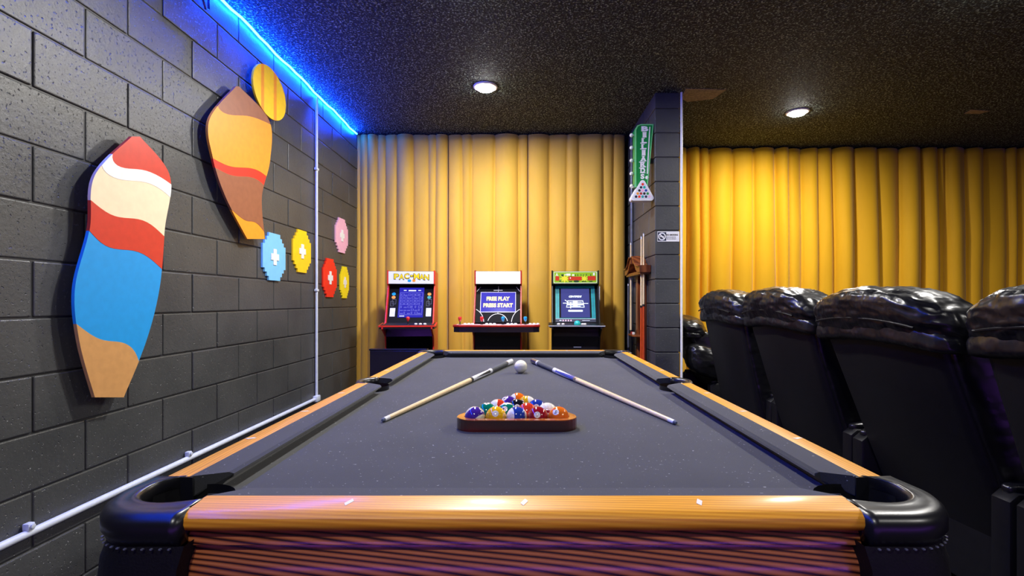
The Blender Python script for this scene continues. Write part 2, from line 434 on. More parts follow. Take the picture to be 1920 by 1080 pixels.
tag(MB().tube([(WALLX+.012, 2.50, 2.80), (WALLX+.03, 2.53, 2.73), (WALLX+.03, 2.56, 2.68), (WALLX+.02, 2.60, 2.70), (WALLX+.012, 2.61, 2.79)], .006, 8)
    .out('cable_loop', M['cue_navy'], None, True), 'small dark cable loop hanging below the blue light strip', 'cable')

# ------------------------------------------------------------------ curtains
def interp(tab, x):
    for (a, b), (c, d) in zip(tab, tab[1:]):
        if x <= c: return b+(d-b)*max(0, (x-a))/(c-a)
    return tab[-1][1]
def curtain(label, mat, creases, Yw, z0, z1, depth, group, seed):
    """rounded pleats between narrow creases; the creases wander a little on the way down"""
    rnd = random.Random(seed); b = bmesh.new(); N = 40; rows = []
    w = [rnd.uniform(-.018, .018) for _ in creases]; w[0] = w[-1] = 0
    ph = [rnd.uniform(0, 6.28) for _ in creases]
    dep = [rnd.uniform(.6, 1.25)*depth for _ in creases]; sk = [rnd.uniform(-.5, .5) for _ in creases]
    for j in range(N+1):
        f = j/N; z = z1+(z0-z1)*f; row = []
        cs = [c+w[i]*math.sin(f*2.6+ph[i]*.2)*f*1.5 for i, c in enumerate(creases)]
        for i in range(len(cs)-1):
            a, c = cs[i], cs[i+1]; n = max(8, int((creases[i+1]-creases[i])/.012))
            for k in range(n+(i == len(cs)-2)):
                s = k/n; x = a+(c-a)*s
                e = min(1, (c-a)/.16); q = s+sk[i]*s*(1-s)
                y = -dep[i]*e*(abs(math.sin(PI*q))**.45)*(.72+.28*min(1, f*3))
                y += .010*math.sin(x*17+seed+f*1.5)+.012*noise.noise(Vector((x*5, f*4, seed)))*min(1, f*2)
                row.append(b.verts.new((x, Yw+y, z)))
        rows.append(row)
    for A, B in zip(rows, rows[1:]):
        for k in range(len(A)-1): b.faces.new((A[k], B[k], B[k+1], A[k+1]))
    me = bpy.data.meshes.new('curtain'); b.to_mesh(me); b.free()
    o = link('curtain', me, mat, None, True); m = o.modifiers.new('thick', 'SOLIDIFY'); m.thickness = .003
    return tag(o, label, 'curtain', group)
YL, YR = 4.99, 5.46
def cx(px, Yw): return (px-983)*Yw/F
def mk(pxs, Yw): return [cx(p, Yw) for p in pxs]
curtain('mustard curtain panel at the left, against the block wall', M['curtain_left'], mk([664, 676, 690, 708, 723, 745, 775, 803, 818, 840], YL), YL, .02, 2.845, .075, 'mustard curtains', 1)
curtain('mustard curtain panel in the middle, behind the cabinet with the wide control deck', M['curtain_left'], mk([840, 866, 885, 928, 972, 990], YL), YL, .02, 2.845, .06, 'mustard curtains', 2)
curtain('mustard curtain panel at the right, beside the cue rack', M['curtain_left'], mk([990, 1030, 1063, 1085, 1130, 1150, 1172], YL), YL, .02, 2.845, .06, 'mustard curtains', 3)
curtain('golden curtain panel nearest the block partition', M['curtain_right'], mk([1260, 1286, 1310, 1328, 1372, 1410, 1450, 1475], YR), YR, .02, 2.845, .125, 'golden curtains', 4)
curtain('golden curtain panel between the two others, above the second and third recliner', M['curtain_right'], mk([1475, 1500, 1530, 1557, 1597, 1640, 1682, 1722], YR), YR, .02, 2.845, .125, 'golden curtains', 5)
curtain('golden curtain panel at the right edge of the picture', M['curtain_right'], mk([1722, 1752, 1765, 1805, 1840, 1880, 1900, 1935, 1965, 1995], YR), YR, .02, 2.845, .125, 'golden curtains', 6)

# ------------------------------------------------------------------ painted plywood wall art (plain abstract panels)
def wp(px, py):
    y = F*-WALLX/(983-px); return (y, EYE+(565-py)*y/F)
WX = WALLX+.045
def spline(P, s, closed=False):
    n = len(P); f = s*(n-1); i = min(int(f), n-2); t = f-i
    p0, p1, p2, p3 = P[max(i-1, 0)], P[i], P[i+1], P[min(i+2, n-1)]
    return tuple(.5*(2*b+(c-a)*t+(2*a-5*b+4*c-d)*t*t+(3*b-a-3*c+d)*t**3) for a, b, c, d in zip(p0, p1, p2, p3))
def banded(name, label, left, right, bands, slope, parent_loc):
    """panel between two edge curves, cut across into wavy coloured bands"""
    t = thing(name, label, 'wall art', parent_loc)
    L0 = Vector(parent_loc)
    def P(f, s):
        f = min(1, max(0, f)); a, b = spline(left, f), spline(right, f)
        u = wp(a[0]+(b[0]-a[0])*s, a[1]+(b[1]-a[1])*s); return Vector((WX, u[0], u[1]))-L0
    for i, (f0, f1, mat) in enumerate(bands):
        def edge(f):
            return lambda s: f if f in (0, 1) else f+slope*(s-.5)+.018*math.sin(s*2*PI)
        n = 16; e0, e1 = edge(f0), edge(f1); pts = []
        for k in range(n+1): pts.append(P(e0(k/n), k/n))
        for k in range(1, n): pts.append(P(e0(1)+(e1(1)-e0(1))*k/n, 1))
        for k in range(n+1): pts.append(P(e1(1-k/n), 1-k/n))
        for k in range(1, n): pts.append(P(e1(0)+(e0(0)-e1(0))*k/n, 0))
        out = []
        for p in pts:
            if not out or (p-out[-1]).length > 1e-4: out.append(p)
        mb = MB(); A = [mb.b.verts.new(p) for p in out]; B = [mb.b.verts.new(p+X*(.012+.001*(i % 2))) for p in out]
        m = len(A); fs = [mb.b.faces.new(A), mb.b.faces.new(B)]+[mb.b.faces.new((A[q], A[(q+1) % m], B[(q+1) % m], B[q])) for q in range(m)]
        bmesh.ops.recalc_face_normals(mb.b, faces=fs)
        mb.out('colour_band', M[mat], t)
    for f in (.3, .7):
        p = P(f, .5)
        MB().lathe([(.02, 0), (.02, WX-WALLX-.001)], 10, Matrix.Translation(p-X*(WX-WALLX-.002)) @ Matrix.Rotation(PI/2, 4, 'Y')).out('wall_spacer', M['ply_edge'], t)
    return t
y0, z0 = wp(200, 500)
banded('wall_art', 'large leaning plywood panel with wavy red, cream, blue and tan bands on block wall',
       [(222, 256), (150, 330), (140, 430), (112, 540), (120, 640), (150, 745)], [(238, 256), (296, 330), (286, 430), (276, 540), (250, 640), (206, 745)],
       [(0, .17, 'red'), (.17, .22, 'white'), (.22, .36, 'cream'), (.36, .47, 'red'), (.47, .80, 'blue'), (.80, 1, 'tan')], .13, (WX, y0, z0))
y0, z0 = wp(430, 300)
banded('wall_art', 'brown and orange leaning plywood panel high on the block wall under the round yellow disc',
       [(424, 162), (372, 225), (380, 300), (404, 370), (446, 448)], [(430, 162), (488, 225), (490, 300), (474, 370), (480, 448)],
       [(0, .22, 'brown'), (.22, .55, 'orange'), (.55, .61, 'scarlet'), (.61, .88, 'brown'), (.88, 1, 'orange')], .12, (WX, y0, z0))
# round disc: two half moons and a bar
yc, zc = wp(488, 172); ya, _ = wp(457, 172); yb, _ = wp(521, 172); rr = (yb-ya)/2; yc = (ya+yb)/2; rz = .165
t = thing('wall_art', 'round yellow plywood disc with orange stripes at the top of the block wall', 'wall art', (WX, yc, zc))
def seg(u0, u1, mat, name):
    P = []; n = 14
    for k in range(n+1):
        u = u0+(u1-u0)*k/n; P.append((u*rr, rz*math.sqrt(max(0, 1-u*u))))
    for k in range(n+1):
        u = u1+(u0-u1)*k/n
        q = (u*rr, -rz*math.sqrt(max(0, 1-u*u)))
        if all((Vector(q)-Vector(w)).length > 1e-5 for w in P): P.append(q)
    MB().slab(P, None, Vector((0, 0, 0)), Y, Z, .012).out(name, M[mat], t)
for a, b, m in ((-1, -.55, 'gold'), (-.55, -.38, 'orange'), (-.38, .2, 'gold'), (.2, .38, 'orange'), (.38, 1, 'gold')): seg(a, b, m, 'stripe')
MB().lathe([(.02, 0), (.02, WX-WALLX-.001)], 10, Matrix.Translation((-(WX-WALLX)+.002, 0, 0)) @ Matrix.Rotation(PI/2, 4, 'Y')).out('wall_spacer', M['ply_edge'], t)
# stepped square panels
def stepped(label, px0, px1, py0, py1, mat):
    ya, _ = wp(px0, 500); yb, _ = wp(px1, 500); ym = (ya+yb)/2; xm = 983+F*WALLX/ym
    zt, zb = wp(xm, py0)[1], wp(xm, py1)[1]; w, h = (yb-ya), zt-zb
    t = thing('wall_art', label, 'wall art', (WALLX+.001, ym, (zt+zb)/2))
    st = [(1, .5), (.83, .5), (.83, .66), (.66, .66), (.66, .83), (.5, .83), (.5, 1)]
    P = [(a*w/2, b*h/2) for a, b in st]+[(-a*w/2, b*h/2) for a, b in st[::-1]]+[(-a*w/2, -b*h/2) for a, b in st]+[(a*w/2, -b*h/2) for a, b in st[::-1]]
    MB().slab(P, None, Vector((0, 0, 0)), Y, Z, .012).out('backing', M[mat], t)
    c = .17
    P = [(c*w, c*h*.4), (c*w*.4, c*h*.4), (c*w*.4, c*h), (-c*w*.4, c*h), (-c*w*.4, c*h*.4), (-c*w, c*h*.4), (-c*w, -c*h*.4), (-c*w*.4, -c*h*.4), (-c*w*.4, -c*h), (c*w*.4, -c*h), (c*w*.4, -c*h*.4), (c*w, -c*h*.4)]
    MB().slab(P, None, Vector((.0125, 0, 0)), Y, Z, .004).out('white_cross', M['white'], t)
stepped('pale blue stepped plywood panel, lowest left of the small wall panels', 489, 532, 438, 526, 'pale_blue')
stepped('golden yellow stepped plywood panel just left of the white vertical conduit', 546, 580, 432, 511, 'gold')
stepped('pale pink stepped plywood panel right of the vertical conduit, above the others', 627, 650, 410, 474, 'pink')
stepped('red stepped plywood panel right of the vertical conduit', 603, 629, 485, 557, 'scarlet')
stepped('small lemon yellow stepped plywood panel nearest the curtain', 636, 652, 500, 559, 'lemon')

# ------------------------------------------------------------------ pool table
ZR, ZN, ZB = .81, .802, .773             # rail top, cushion nose, bed
HX, HY = .54, 1.07                       # nose to centre
WI_X, WO_X = .592, .642
YC = .818+HY
WI_Y, WO_Y = HY+.052, HY+.112
table = thing('pool_table', 'pool table with charcoal cloth, honey wood rails and black leather corner pockets', 'pool table', (0, YC, 0))
# bed with bites for the pockets
def bed_outline():
    P = []; ax, ay = HX+.03, HY+.03; r = .075; sx = .585
    def bite(cxx, cyy, a0, a1, n=8): return [(cxx+r*math.cos(math.radians(a0+(a1-a0)*k/n)), cyy+r*math.sin(math.radians(a0+(a1-a0)*k/n))) for k in range(n+1)]
    P += bite(ax, ay, 180, 270)[::-1] if False else []
    P += [(ax, -ay+r)]+[(ax, -.06)]+[(ax-.012, -.05), (ax-.02, -.02), (ax-.02, .02), (ax-.012, .05)]+[(ax, .06), (ax, ay-r)]
    P += bite(ax, ay, 270, 180)[1:-1]+[(ax-r, ay), (-ax+r, ay)]+bite(-ax, ay, 0, -90)[1:-1]
    P += [(-ax, ay-r), (-ax, .06), (-ax+.012, .05), (-ax+.02, .02), (-ax+.02, -.02), (-ax+.012, -.05), (-ax, -.06), (-ax, -ay+r)]
    P += bite(-ax, -ay, 90, 0)[1:-1]+[(-ax+r, -ay), (ax-r, -ay)]+bite(ax, -ay, 180, 90)[1:-1]
    return P
MB().slab(bed_outline(), None, Vector((0, 0, ZB-.03)), X, Y, .03).out('bed', M['felt'], table)
MB().box((-.585, -HY-.045, .50), (.585, HY+.045, ZB-.031)).out('under_frame', M['black'], table)
# cushions
def cushion(w0, w1, n0, n1, back):
    """w: edge at the wood, n: nose edge, back: unit vector from nose to wood"""
    w0, w1, n0, n1, bk = map(Vector, (w0, w1, n0, n1, back))
    def sect(w, n):
        return [(w.x, w.y, ZR), (w.x*.12+n.x*.88, w.y*.12+n.y*.88, ZN+.0025), (n.x, n.y, ZN-.002), (n.x, n.y, ZN-.007),
                (n.x+bk.x*.012, n.y+bk.y*.012, ZN-.014), (n.x+bk.x*.028, n.y+bk.y*.028, ZB), (w.x, w.y, ZB)]
    A, B = sect(w0, n0), sect(w1, n1); k = len(A)
    MB().poly(A+B, [tuple(range(k)), tuple(range(k, 2*k))]+[(i, (i+1) % k, k+(i+1) % k, k+i) for i in range(k)]).out('cushion', M['felt'], table)
CW, CN = .144, .187                      # wood end and nose end, from the outer table corner
SW, SN = .062, .075                      # half gaps at the side pockets
for s in (-1, 1):
    y0, y1, g0, g1 = -WO_Y+CW, -SW, -WO_Y+CN, -SN
    cushion((s*WI_X, y0, 0), (s*WI_X, y1, 0), (s*HX, g0, 0), (s*HX, g1, 0), (s, 0, 0))
    cushion((s*WI_X, -y0, 0), (s*WI_X, -y1, 0), (s*HX, -g0, 0), (s*HX, -g1, 0), (s, 0, 0))
    e = WO_X-.137; f = WO_X-.182
    cushion((-e, s*WI_Y, 0), (e, s*WI_Y, 0), (-f, s*HY, 0), (f, s*HY, 0), (0, s, 0))
# wooden rails: section across (t from inner edge outwards, z)
def rail_section(w): return [(0, ZR), (w-.012, ZR), (w-.004, ZR-.003), (w+.002, ZR-.009), (w+.003, ZR-.018), (w, ZR-.026), (w-.006, ZR-.030), (0, ZR-.034)]
def sight(x, y, ax):
    a, b = .0125, .006
    if ax: P = [(a, b*.2), (a*.3, b), (-a, -b*.2), (-a*.3, -b)]
    else: P = [(b*.2, a), (b, a*.3), (-b*.2, -a), (-b, -a*.3)]
    return P
def add_sight(rail, x, y, ax):
    MB().slab(sight(x, y, ax), None, Vector((x, y, ZR+.0002)), X, Y, .0006).out('rail_sight', M['pearl'], rail)
for s in (-1, 1):
    w = WO_X-WI_X
    for h in (-1, 1):
        P = [(s*(WI_X+t), z) for t, z in rail_section(w)]
        a, b = sorted((h*(WO_Y-CW), h*.068))
        r = MB().prism(P, 1, a, b).out('side_rail', M['rail_y'], table, True)
        for q in (1, 2, 3): add_sight(r, s*(WI_X+.026), h*q*HY/4, True)
    w = WO_Y-WI_Y
    P = [(s*(WI_Y+t), z) for t, z in rail_section(w)]
    r = MB().prism(P, 0, -(WO_X-.136), WO_X-.136).out('end_rail', M['rail_x'], table, True)
    for q in (-1, 0, 1): add_sight(r, q*HX/2, s*(WI_Y+.026), False)
# pocket caps
def cap_mesh(inner, outer, zt, zb):
    b = bmesh.new(); n = len(inner); prof = []
    for i in range(n):
        a, c = Vector(inner[i]), Vector(outer[i]); d = (c-a)
        L = d.length; d = d/L if L > 1e-6 else Vector((0, 1))
        pr = [(-.004, zb), (-.004, zt-.006), (.002, zt-.001), (.008, zt+.0015), (.013, zt), (max(.014, L*.5), zt), (max(.015, L-.012), zt+.001), (L-.003, zt-.004), (L+.002, zt-.012), (L+.002, zt-.03), (L-.002, zt-.036), (L-.006, zb)]
        prof.append([b.verts.new((a.x+d.x*t, a.y+d.y*t, z)) for t, z in pr])
    fs = []
    for A, B in zip(prof, prof[1:]):
        for k in range(len(A)-1): fs.append(b.faces.new((A[k], B[k], B[k+1], A[k+1])))
        fs.append(b.faces.new((A[-1], B[-1], B[0], A[0])))
    fs += [b.faces.new(prof[0]), b.faces.new(prof[-1])]
    bmesh.ops.recalc_face_normals(b, faces=fs)
    me = bpy.data.meshes.new('pocket_cap'); b.to_mesh(me); b.free(); return me
def corner_curves(n=22):
    inn, out = [], []
    for k in range(n+1):
        inn.append(spline([(.050, .146), (.028, .137), (.014, .108), (.022, .066), (.050, .043), (.090, .038), (.137, .052)], k/n))
    # outer: straight, arc, straight, sampled the same number of times
    L1, R = .065, .097; total = 2*L1+R*PI/2
    for k in range(n+1):
        d = total*k/n
        if d < L1: out.append((-.018, .144-d))
        elif d < L1+R*PI/2:
            a = PI+(d-L1)/R; out.append((.079+R*math.cos(a), .079+R*math.sin(a)))
        else: out.append((.079+d-L1-R*PI/2, -.018))
    return inn, out
ci, co = corner_curves()
for sx in (-1, 1):
    for sy in (-1, 1):
        T = lambda p: (sx*(WO_X-p[0]), sy*(WO_Y-p[1]))
        me = cap_mesh([T(p) for p in ci], [T(p) for p in co], ZR, ZR-.045)
        cap = link('pocket_cap', me, M['black_leather'], table); me.shade_smooth()
        # stitched seam round the cap
        mb = MB()
        for k in range(2, len(co)-1):
            p = T((co[k][0]+.001, co[k][1]+.001))
            mb.box((p[0]-.0016, p[1]-.0016, ZR-.047), (p[0]+.0016, p[1]+.0016, ZR-.0452))
        st = mb.out('stitching', M['cue_grey'], cap); st['kind'] = 'stuff'
        # pocket cup
        c = T((.082, .094)); b = MB()
        b.lathe([(.068, ZR-.02), (.066, .74), (.06, .69), (0, .685)], 24, Matrix.Translation((c[0], c[1], 0)))
        bmesh.ops.delete(b.b, geom=[f for f in b.b.faces if len(f.verts) > 10], context='FACES_ONLY')
        b.out('pocket_cup', M['black'], table, True)
        # leather facings over the rail ends inside the pocket
        for q in (((.004, .1415), (.056, .1445)), ((.1335, .004), (.1365, .062))):
            (ax_, ay_), (bx_, by_) = T(q[0]), T(q[1])
            MB().box((min(ax_, bx_), min(ay_, by_), ZB-.01), (max(ax_, bx_), max(ay_, by_), ZR-.0008)).out('pocket_facing', M['black_leather'], table)
        # leather corner skirt below the cap
        P = [T(p) for p in [(.006, .150)]+[(q[0]+.006, q[1]+.006) for q in co]+[(.15, .006), (.15, .04), (.06, .06), (.04, .15)]]
        mb = MB(); A = []
        for z in (ZR-.044, ZR-.075, .66, .52, .46):
            g = 1+.012*(z == ZR-.075)+.02*(z == .66)
            A.append([mb.b.verts.new((p[0]*g if True else p[0], p[1]*(1+(g-1)*.5), z)) for p in P])
        fs = []
        for a, d in zip(A, A[1:]):
            for k in range(len(a)): fs.append(mb.b.faces.new((a[k], a[(k+1) % len(a)], d[(k+1) % len(a)], d[k])))
        fs.append(mb.b.faces.new(A[-1])); bmesh.ops.recalc_face_normals(mb.b, faces=fs)
        mb.out('corner_skirt', M['skirt'], table, True)
        # leg
        lx, ly = sx*(WO_X-.13), sy*(WO_Y-.15)
        MB().lathe([(.05, 0), (.06, .02), (.06, .06), (.045, .09), (.06, .25), (.07, .38), (.055, .43), (.075, .46), (.075, .50)], 20, Matrix.Translation((lx, ly, 0))).out('leg', M['apron_y'], table, True)
for sx in (-1, 1):                       # side pockets
    inn, out = [], []; n = 18
    for k in range(n+1):
        a = -PI/2+PI*k/n
        inn.append((sx*(.592+.046*math.cos(a)), .060*math.sin(a)))
        out.append((sx*(.600+.058*math.cos(a)**.6 if math.cos(a) > 1e-6 else .600), .076*math.sin(a)))
    me = cap_mesh(inn, out, ZR, ZR-.045); link('pocket_cap', me, M['black_leather'], table); me.shade_smooth()
    b = MB().lathe([(.052, ZR-.02), (.05, .74), (.045, .69), (0, .685)], 24, Matrix.Translation((sx*.585, 0, 0)))
    bmesh.ops.delete(b.b, geom=[f for f in b.b.faces if len(f.verts) > 10], context='FACES_ONLY')
    b.out('pocket_cup', M['black'], table, True)
# aprons with a moulded face
def apron_profile():
    return [(-.018, .780), (-.010, .7695), (-.009, .757), (-.013, .7545), (-.017, .753), (-.016, .746), (-.008, .728), (-.007, .712), (-.012, .708),
            (-.016, .705), (-.008, .672), (-.008, .62), (-.03, .56), (-.04, .50)]
for s in (-1, 1):
    pr = apron_profile()
    P = [(s*(WO_Y+o), z) for o, z in pr]+[(s*(WO_Y-.04), pr[-1][1]), (s*(WO_Y-.04), pr[0][1])]
    MB().prism(P, 0, -(WO_X-.14), WO_X-.14).out('end_apron', M['apron_x'], table, True)
    P = [(s*(WO_X+o), z) for o, z in pr]+[(s*(WO_X-.04), pr[-1][1]), (s*(WO_X-.04), pr[0][1])]
    MB().prism(P, 1, -(WO_Y-.146), WO_Y-.146).out('side_apron', M['apron_y'], table, True)

# ------------------------------------------------------------------ balls, rack, cues
BR = .0286
def ball_mat(name, c, stripe):
    t = NT(name).p(.08, .6, coat=.6, coat_rough=.03)
    iv = lin((240, 234, 214))
    if not stripe: t.col(t.ramp(t.noise(t.pos(), 20), [(.4, tuple(v*.97 for v in lin(c)[:3])+(1,)), (.6, lin(c))]))
    else:
        sep = t.n('ShaderNodeSeparateXYZ'); t.l(t.n('ShaderNodeTexCoord').outputs['Object'], sep.inputs[0])
        ab = t.n('ShaderNodeMath', operation='ABSOLUTE'); t.l(sep.outputs[2], ab.inputs[0])
        lt = t.n('ShaderNodeMath', operation='LESS_THAN'); t.l(ab.outputs[0], lt.inputs[0]); lt.inputs[1].default_value = BR*.54
        mx = t.n('ShaderNodeMix', data_type='RGBA'); t.l(lt.outputs[0], mx.inputs[0]); mx.inputs[6].default_value = iv; mx.inputs[7].default_value = lin(c)
        t.col(mx.outputs[2])
    return t.m
BC = {1: (238, 178, 16), 2: (34, 60, 150), 3: (214, 60, 36), 4: (70, 40, 140), 5: (236, 112, 24), 6: (8, 120, 92), 7: (152, 20, 34), 8: (24, 24, 30)}
CN_ = {1: 'yellow', 2: 'blue', 3: 'red', 4: 'purple', 5: 'orange', 6: 'green', 7: 'maroon', 8: 'black'}
sph = bpy.data.meshes.new('ball')
b_ = bmesh.new(); bmesh.ops.create_uvsphere(b_, u_segments=32, v_segments=20, radius=BR); b_.to_mesh(sph); b_.free(); sph.shade_smooth()
def ball(num, loc, rot, label):
    """number spots face local +x and -x; the stripe runs round local z"""
    c = BC[num if num <= 8 else num-8]
    t = thing('billiard_ball', label, 'ball', loc, 0, 'racked balls')
    az = Vector(rot).normalized() if len(rot) == 3 else Z
    t.rotation_mode = 'QUATERNION'; xd = Vector(SPOT.get(num, (0, -.75, .66))); xs_ = (xd-az*xd.dot(az)).normalized()
    t.rotation_quaternion = Matrix((xs_, az.cross(xs_), az)).transposed().to_quaternion()
    me = sph.copy(); link('ball_body', me, ball_mat('ball_resin', c, num > 8), t)
    for sgn in (1, -1):
        b = bmesh.new(); rings = [[b.verts.new((0, 0, 0))]]
        R1 = BR*1.004
        rings = [[b.verts.new((R1*sgn, 0, 0))]]
        for r in (.16, .31):
            rings.append([b.verts.new((sgn*R1*math.cos(r), R1*math.sin(r)*math.cos(2*PI*k/20), R1*math.sin(r)*math.sin(2*PI*k/20))) for k in range(20)])
        for k in range(20):
            b.faces.new((rings[0][0], rings[1][k], rings[1][(k+1) % 20])); b.faces.new((rings[1][k], rings[2][k], rings[2][(k+1) % 20], rings[1][(k+1) % 20]))
        bmesh.ops.recalc_face_normals(b, faces=b.faces[:])
        me = bpy.data.meshes.new('number_spot'); b.to_mesh(me); b.free(); me.shade_smooth(); spot = link('number_spot', me, M['ivory'], t)
        tm = text_mesh(str(num), .02, 0); xs = [v.co.x for v in tm.vertices]; ys = [v.co.y for v in tm.vertices]
        mx, my = (min(xs)+max(xs))/2, (min(ys)+max(ys))/2; k = .0098/(max(ys)-min(ys))
        for v in tm.vertices:
            u, w = (v.co.x-mx)*k, (v.co.y-my)*k; R2 = BR*1.009
            v.co = (sgn*math.sqrt(R2*R2-u*u-w*w), sgn*u, w)
        link('number', tm, M['ink'], spot)
    return t
Y0, X0, D = 1.322, -.0205, BR*2+.0004
dy = D*math.sqrt(3)/2
rows = [[12, 1, 10, 7, 5], [6, 14, 3, 15], [11, 8, 2], [4, 9], [13]]
R_ = math.radians
SPOT = {12: (.85, -.25, .5), 10: (.2, 1, .2), 11: (0, 1, 0), 13: (0, 1, 0), 9: (0, 1, .2), 5: (-.25, -.6, .75), 8: (0, 1, .3), 14: (-.1, -.9, -.1), 6: (0, 1, 0), 3: (0, 1, .3), 15: (0, 1, 0), 7: (-.15, -.75, .6), 1: (0, -.8, .5), 4: (-.6, -.5, .7)}
rots = {12: (.6, -.5, -.55), 1: (.3, .5, .8), 10: (-1, -.35, .1), 7: (-.3, .4, .8), 5: (.5, .5, .8), 6: (0, 1, .1), 14: (.1, -.6, -.8), 3: (0, 1, -.4), 15: (.1, -.1, 1),
        11: (-.8, -.3, .4), 8: (0, .4, 1), 2: (.2, .4, 1), 4: (.9, .3, .6), 9: (.8, -.2, .4), 13: (-1, -.3, .2)}
ROWN = ['front row', 'second row', 'middle row', 'row behind the apex', 'apex']
for r, row in enumerate(rows):
    for k, num in enumerate(row):
        x = X0+(k-(len(row)-1)/2)*D; y = Y0+r*dy
        lab = ('solid ' if num < 9 else 'white banded ')+CN_[num if num < 9 else num-8]+' billiard ball in the '+ROWN[r]+' of the racked triangle'
        ball(num, (x, y, ZB+BR), rots[num], lab)
cb = MB(); bmesh.ops.create_uvsphere(cb.b, u_segments=32, v_segments=20, radius=BR*1.1)
o = cb.out('cue_ball', M['ivory'], None, True); o.location = ((976.5-983)*2.32/F, 2.32, ZB+BR*1.1)
tag(o, 'plain white cue ball between the butts of the two cues', 'ball')
# triangle rack
def tri(r, off):
    """rounded triangle around the balls, grown by off"""
    c = [Vector((X0-2*D, Y0)), Vector((X0+2*D, Y0)), Vector((X0, Y0+4*dy))]; P = []
    for i, (p, a0) in enumerate(zip(c, (150, 270, 30))):
        for k in range(9):
            a = math.radians(a0+120*k/8); P.append((p.x+off*math.cos(a), p.y+off*math.sin(a)))
    return P
rk = thing('ball_rack', 'dark mahogany triangle rack around the racked balls', 'rack', (X0, Y0+dy*1.6, ZB))
L0 = rk.location
rin, rout = tri(0, BR+.0012), tri(0, BR+.021)
sh = lambda P: [(p[0]-L0.x, p[1]-L0.y) for p in P]
ring_strip(MB(), sh(rin), sh(rout), Vector((0, 0, 0.0005)), X, Y, .029).out('rack_frame', M['mahogany'], rk)
ring_strip(MB(), sh(rin), sh(tri(0, BR+.0195)), Vector((0, 0, .0296)), X, Y, .0018).out('rack_rim', M['rack_top'], rk)
# cues: butt at p0, tip at p1
def cue(label, p0, p1, parts, loc_rot=True, group=None):
    p0, p1 = Vector(p0), Vector(p1); d = p1-p0; L = d.length
    t = thing('pool_cue', label, 'cue', p0, 0, group)
    t.rotation_mode = 'QUATERNION'; t.rotation_quaternion = d.to_track_quat('Z', 'Y')
    rad = lambda f: .0145-(.0145-.0065)*f
    for nm, a, b, mat in parts:
        mb = MB(); n = 6
        pr = [(rad(a+(b-a)*k/n), L*(a+(b-a)*k/n)) for k in range(n+1)]
        if nm == 'bumper': pr = [(0, 0), (rad(0)*.75, 0), (rad(0), L*.006), (rad(b), L*b)]
        if nm == 'tip': pr = [(rad(a), L*a), (rad(1), L*.996), (rad(1)*.6, L), (0, L*1.001)]
        if nm in ('ring', 'joint_ring'): pr = [(r+.0006, z) for r, z in pr]
        o = mb.lathe(pr, 18).out(nm, M[mat], t, True)
        if nm == 'forearm':
            for q in range(4):
                m2 = MB(); A = 2*PI*q/4+.4; V = []
                for f, hw in ((a+.004, .55), (a+(b-a)*.45, .3), (a+(b-a)*.85, .02)):
                    for g in (-hw, 0, hw): V.append(((rad(f)+.0006)*math.cos(A+g), (rad(f)+.0006)*math.sin(A+g), L*f))
                m2.poly(V, [(0, 1, 4, 3), (1, 2, 5, 4), (3, 4, 7, 6), (4, 5, 8, 7)])
                m2.out('point_inlay', M['ink' if 'white' in mat else 'cue_white'], o)
    return t
r0, r1 = .0145, .0065
cue('pool cue lying left of the rack, white forearm with black points and a grey wrap', (-.068, 2.668, ZB+r0+.0005), (-.4055, 1.372, ZB+r1+.0005),
    [('bumper', 0, .012, 'ink'), ('butt_sleeve', .012, .085, 'cue_white'), ('ring', .085, .095, 'steel'), ('wrap', .095, .28, 'wrap'), ('ring', .28, .30, 'cue_white'),
     ('forearm', .30, .47, 'cue_white'), ('joint_ring', .47, .485, 'ink'), ('shaft', .485, .975, 'maple'), ('ferrule', .975, .994, 'cue_white'), ('tip', .994, 1, 'tip')])
cue('pool cue lying right of the rack, blue and white forearm with a grey wrap', (.045, 2.69, ZB+r0+.0005), (.425, 1.342, ZB+r1+.0005),
    [('bumper', 0, .012, 'cue_navy'), ('butt_sleeve', .012, .075, 'cue_navy'), ('ring', .075, .09, 'cue_white'), ('wrap', .09, .27, 'wrap'), ('ring', .27, .30, 'cue_white'),
     ('forearm', .30, .46, 'cue_blue'), ('joint_ring', .46, .48, 'steel'), ('shaft', .48, .975, 'maple'), ('ferrule', .975, .994, 'cue_white'), ('tip', .994, 1, 'tip')])

# ------------------------------------------------------------------ arcade cabinets (local y: 0 at the marquee face, positive to the back)
def cabinet(label, cx_, yaw, edge, deck_w, deck_mat, kick_mat):
    t = thing('arcade_cabinet', label, 'arcade cabinet', (cx_, 4.50, 0), yaw)
    w = .222
    side = [(.28, 0), (.28, 1.40), (-.002, 1.41), (-.006, 1.283), (.02, 1.27), (-.12, .925), (-.262, .905), (-.262, .875), (-.12, .80), (-.09, .70), (-.10, .0)]
    for s in (-1, 1):
        a, b = sorted((s*w, s*(w-.014)))
        MB().prism(side, 0, a, b, .002).out('side_panel', M[edge], t)
    MB().box((-w+.014, .0, 1.28), (w-.014, .27, 1.402)).out('marquee_box', M['black'], t)
    MB().box((-w+.014, .25, .01), (w-.014, .275, 1.28)).out('back_panel', M['black'], t)
    MB().prism([(-.085, .0), (-.085, .70), (-.115, .80), (-.115, .87), (-.09, .87), (-.07, .0)], 0, -w+.014, w-.014).out('front_panel', M[kick_mat], t)
    o = Vector((0, -.085, .925)); top = Vector((0, .075, 1.275)); ev = (top-o); H = ev.length; ev.normalize(); n = X.cross(ev)
    MB().slab([(-w+.014, 0), (w-.014, 0), (w-.014, H), (-w+.014, H)], None, o-n*.006, X, ev, .006).out('bezel', M['bezel'], t)
    return t, o, ev, n, H, w
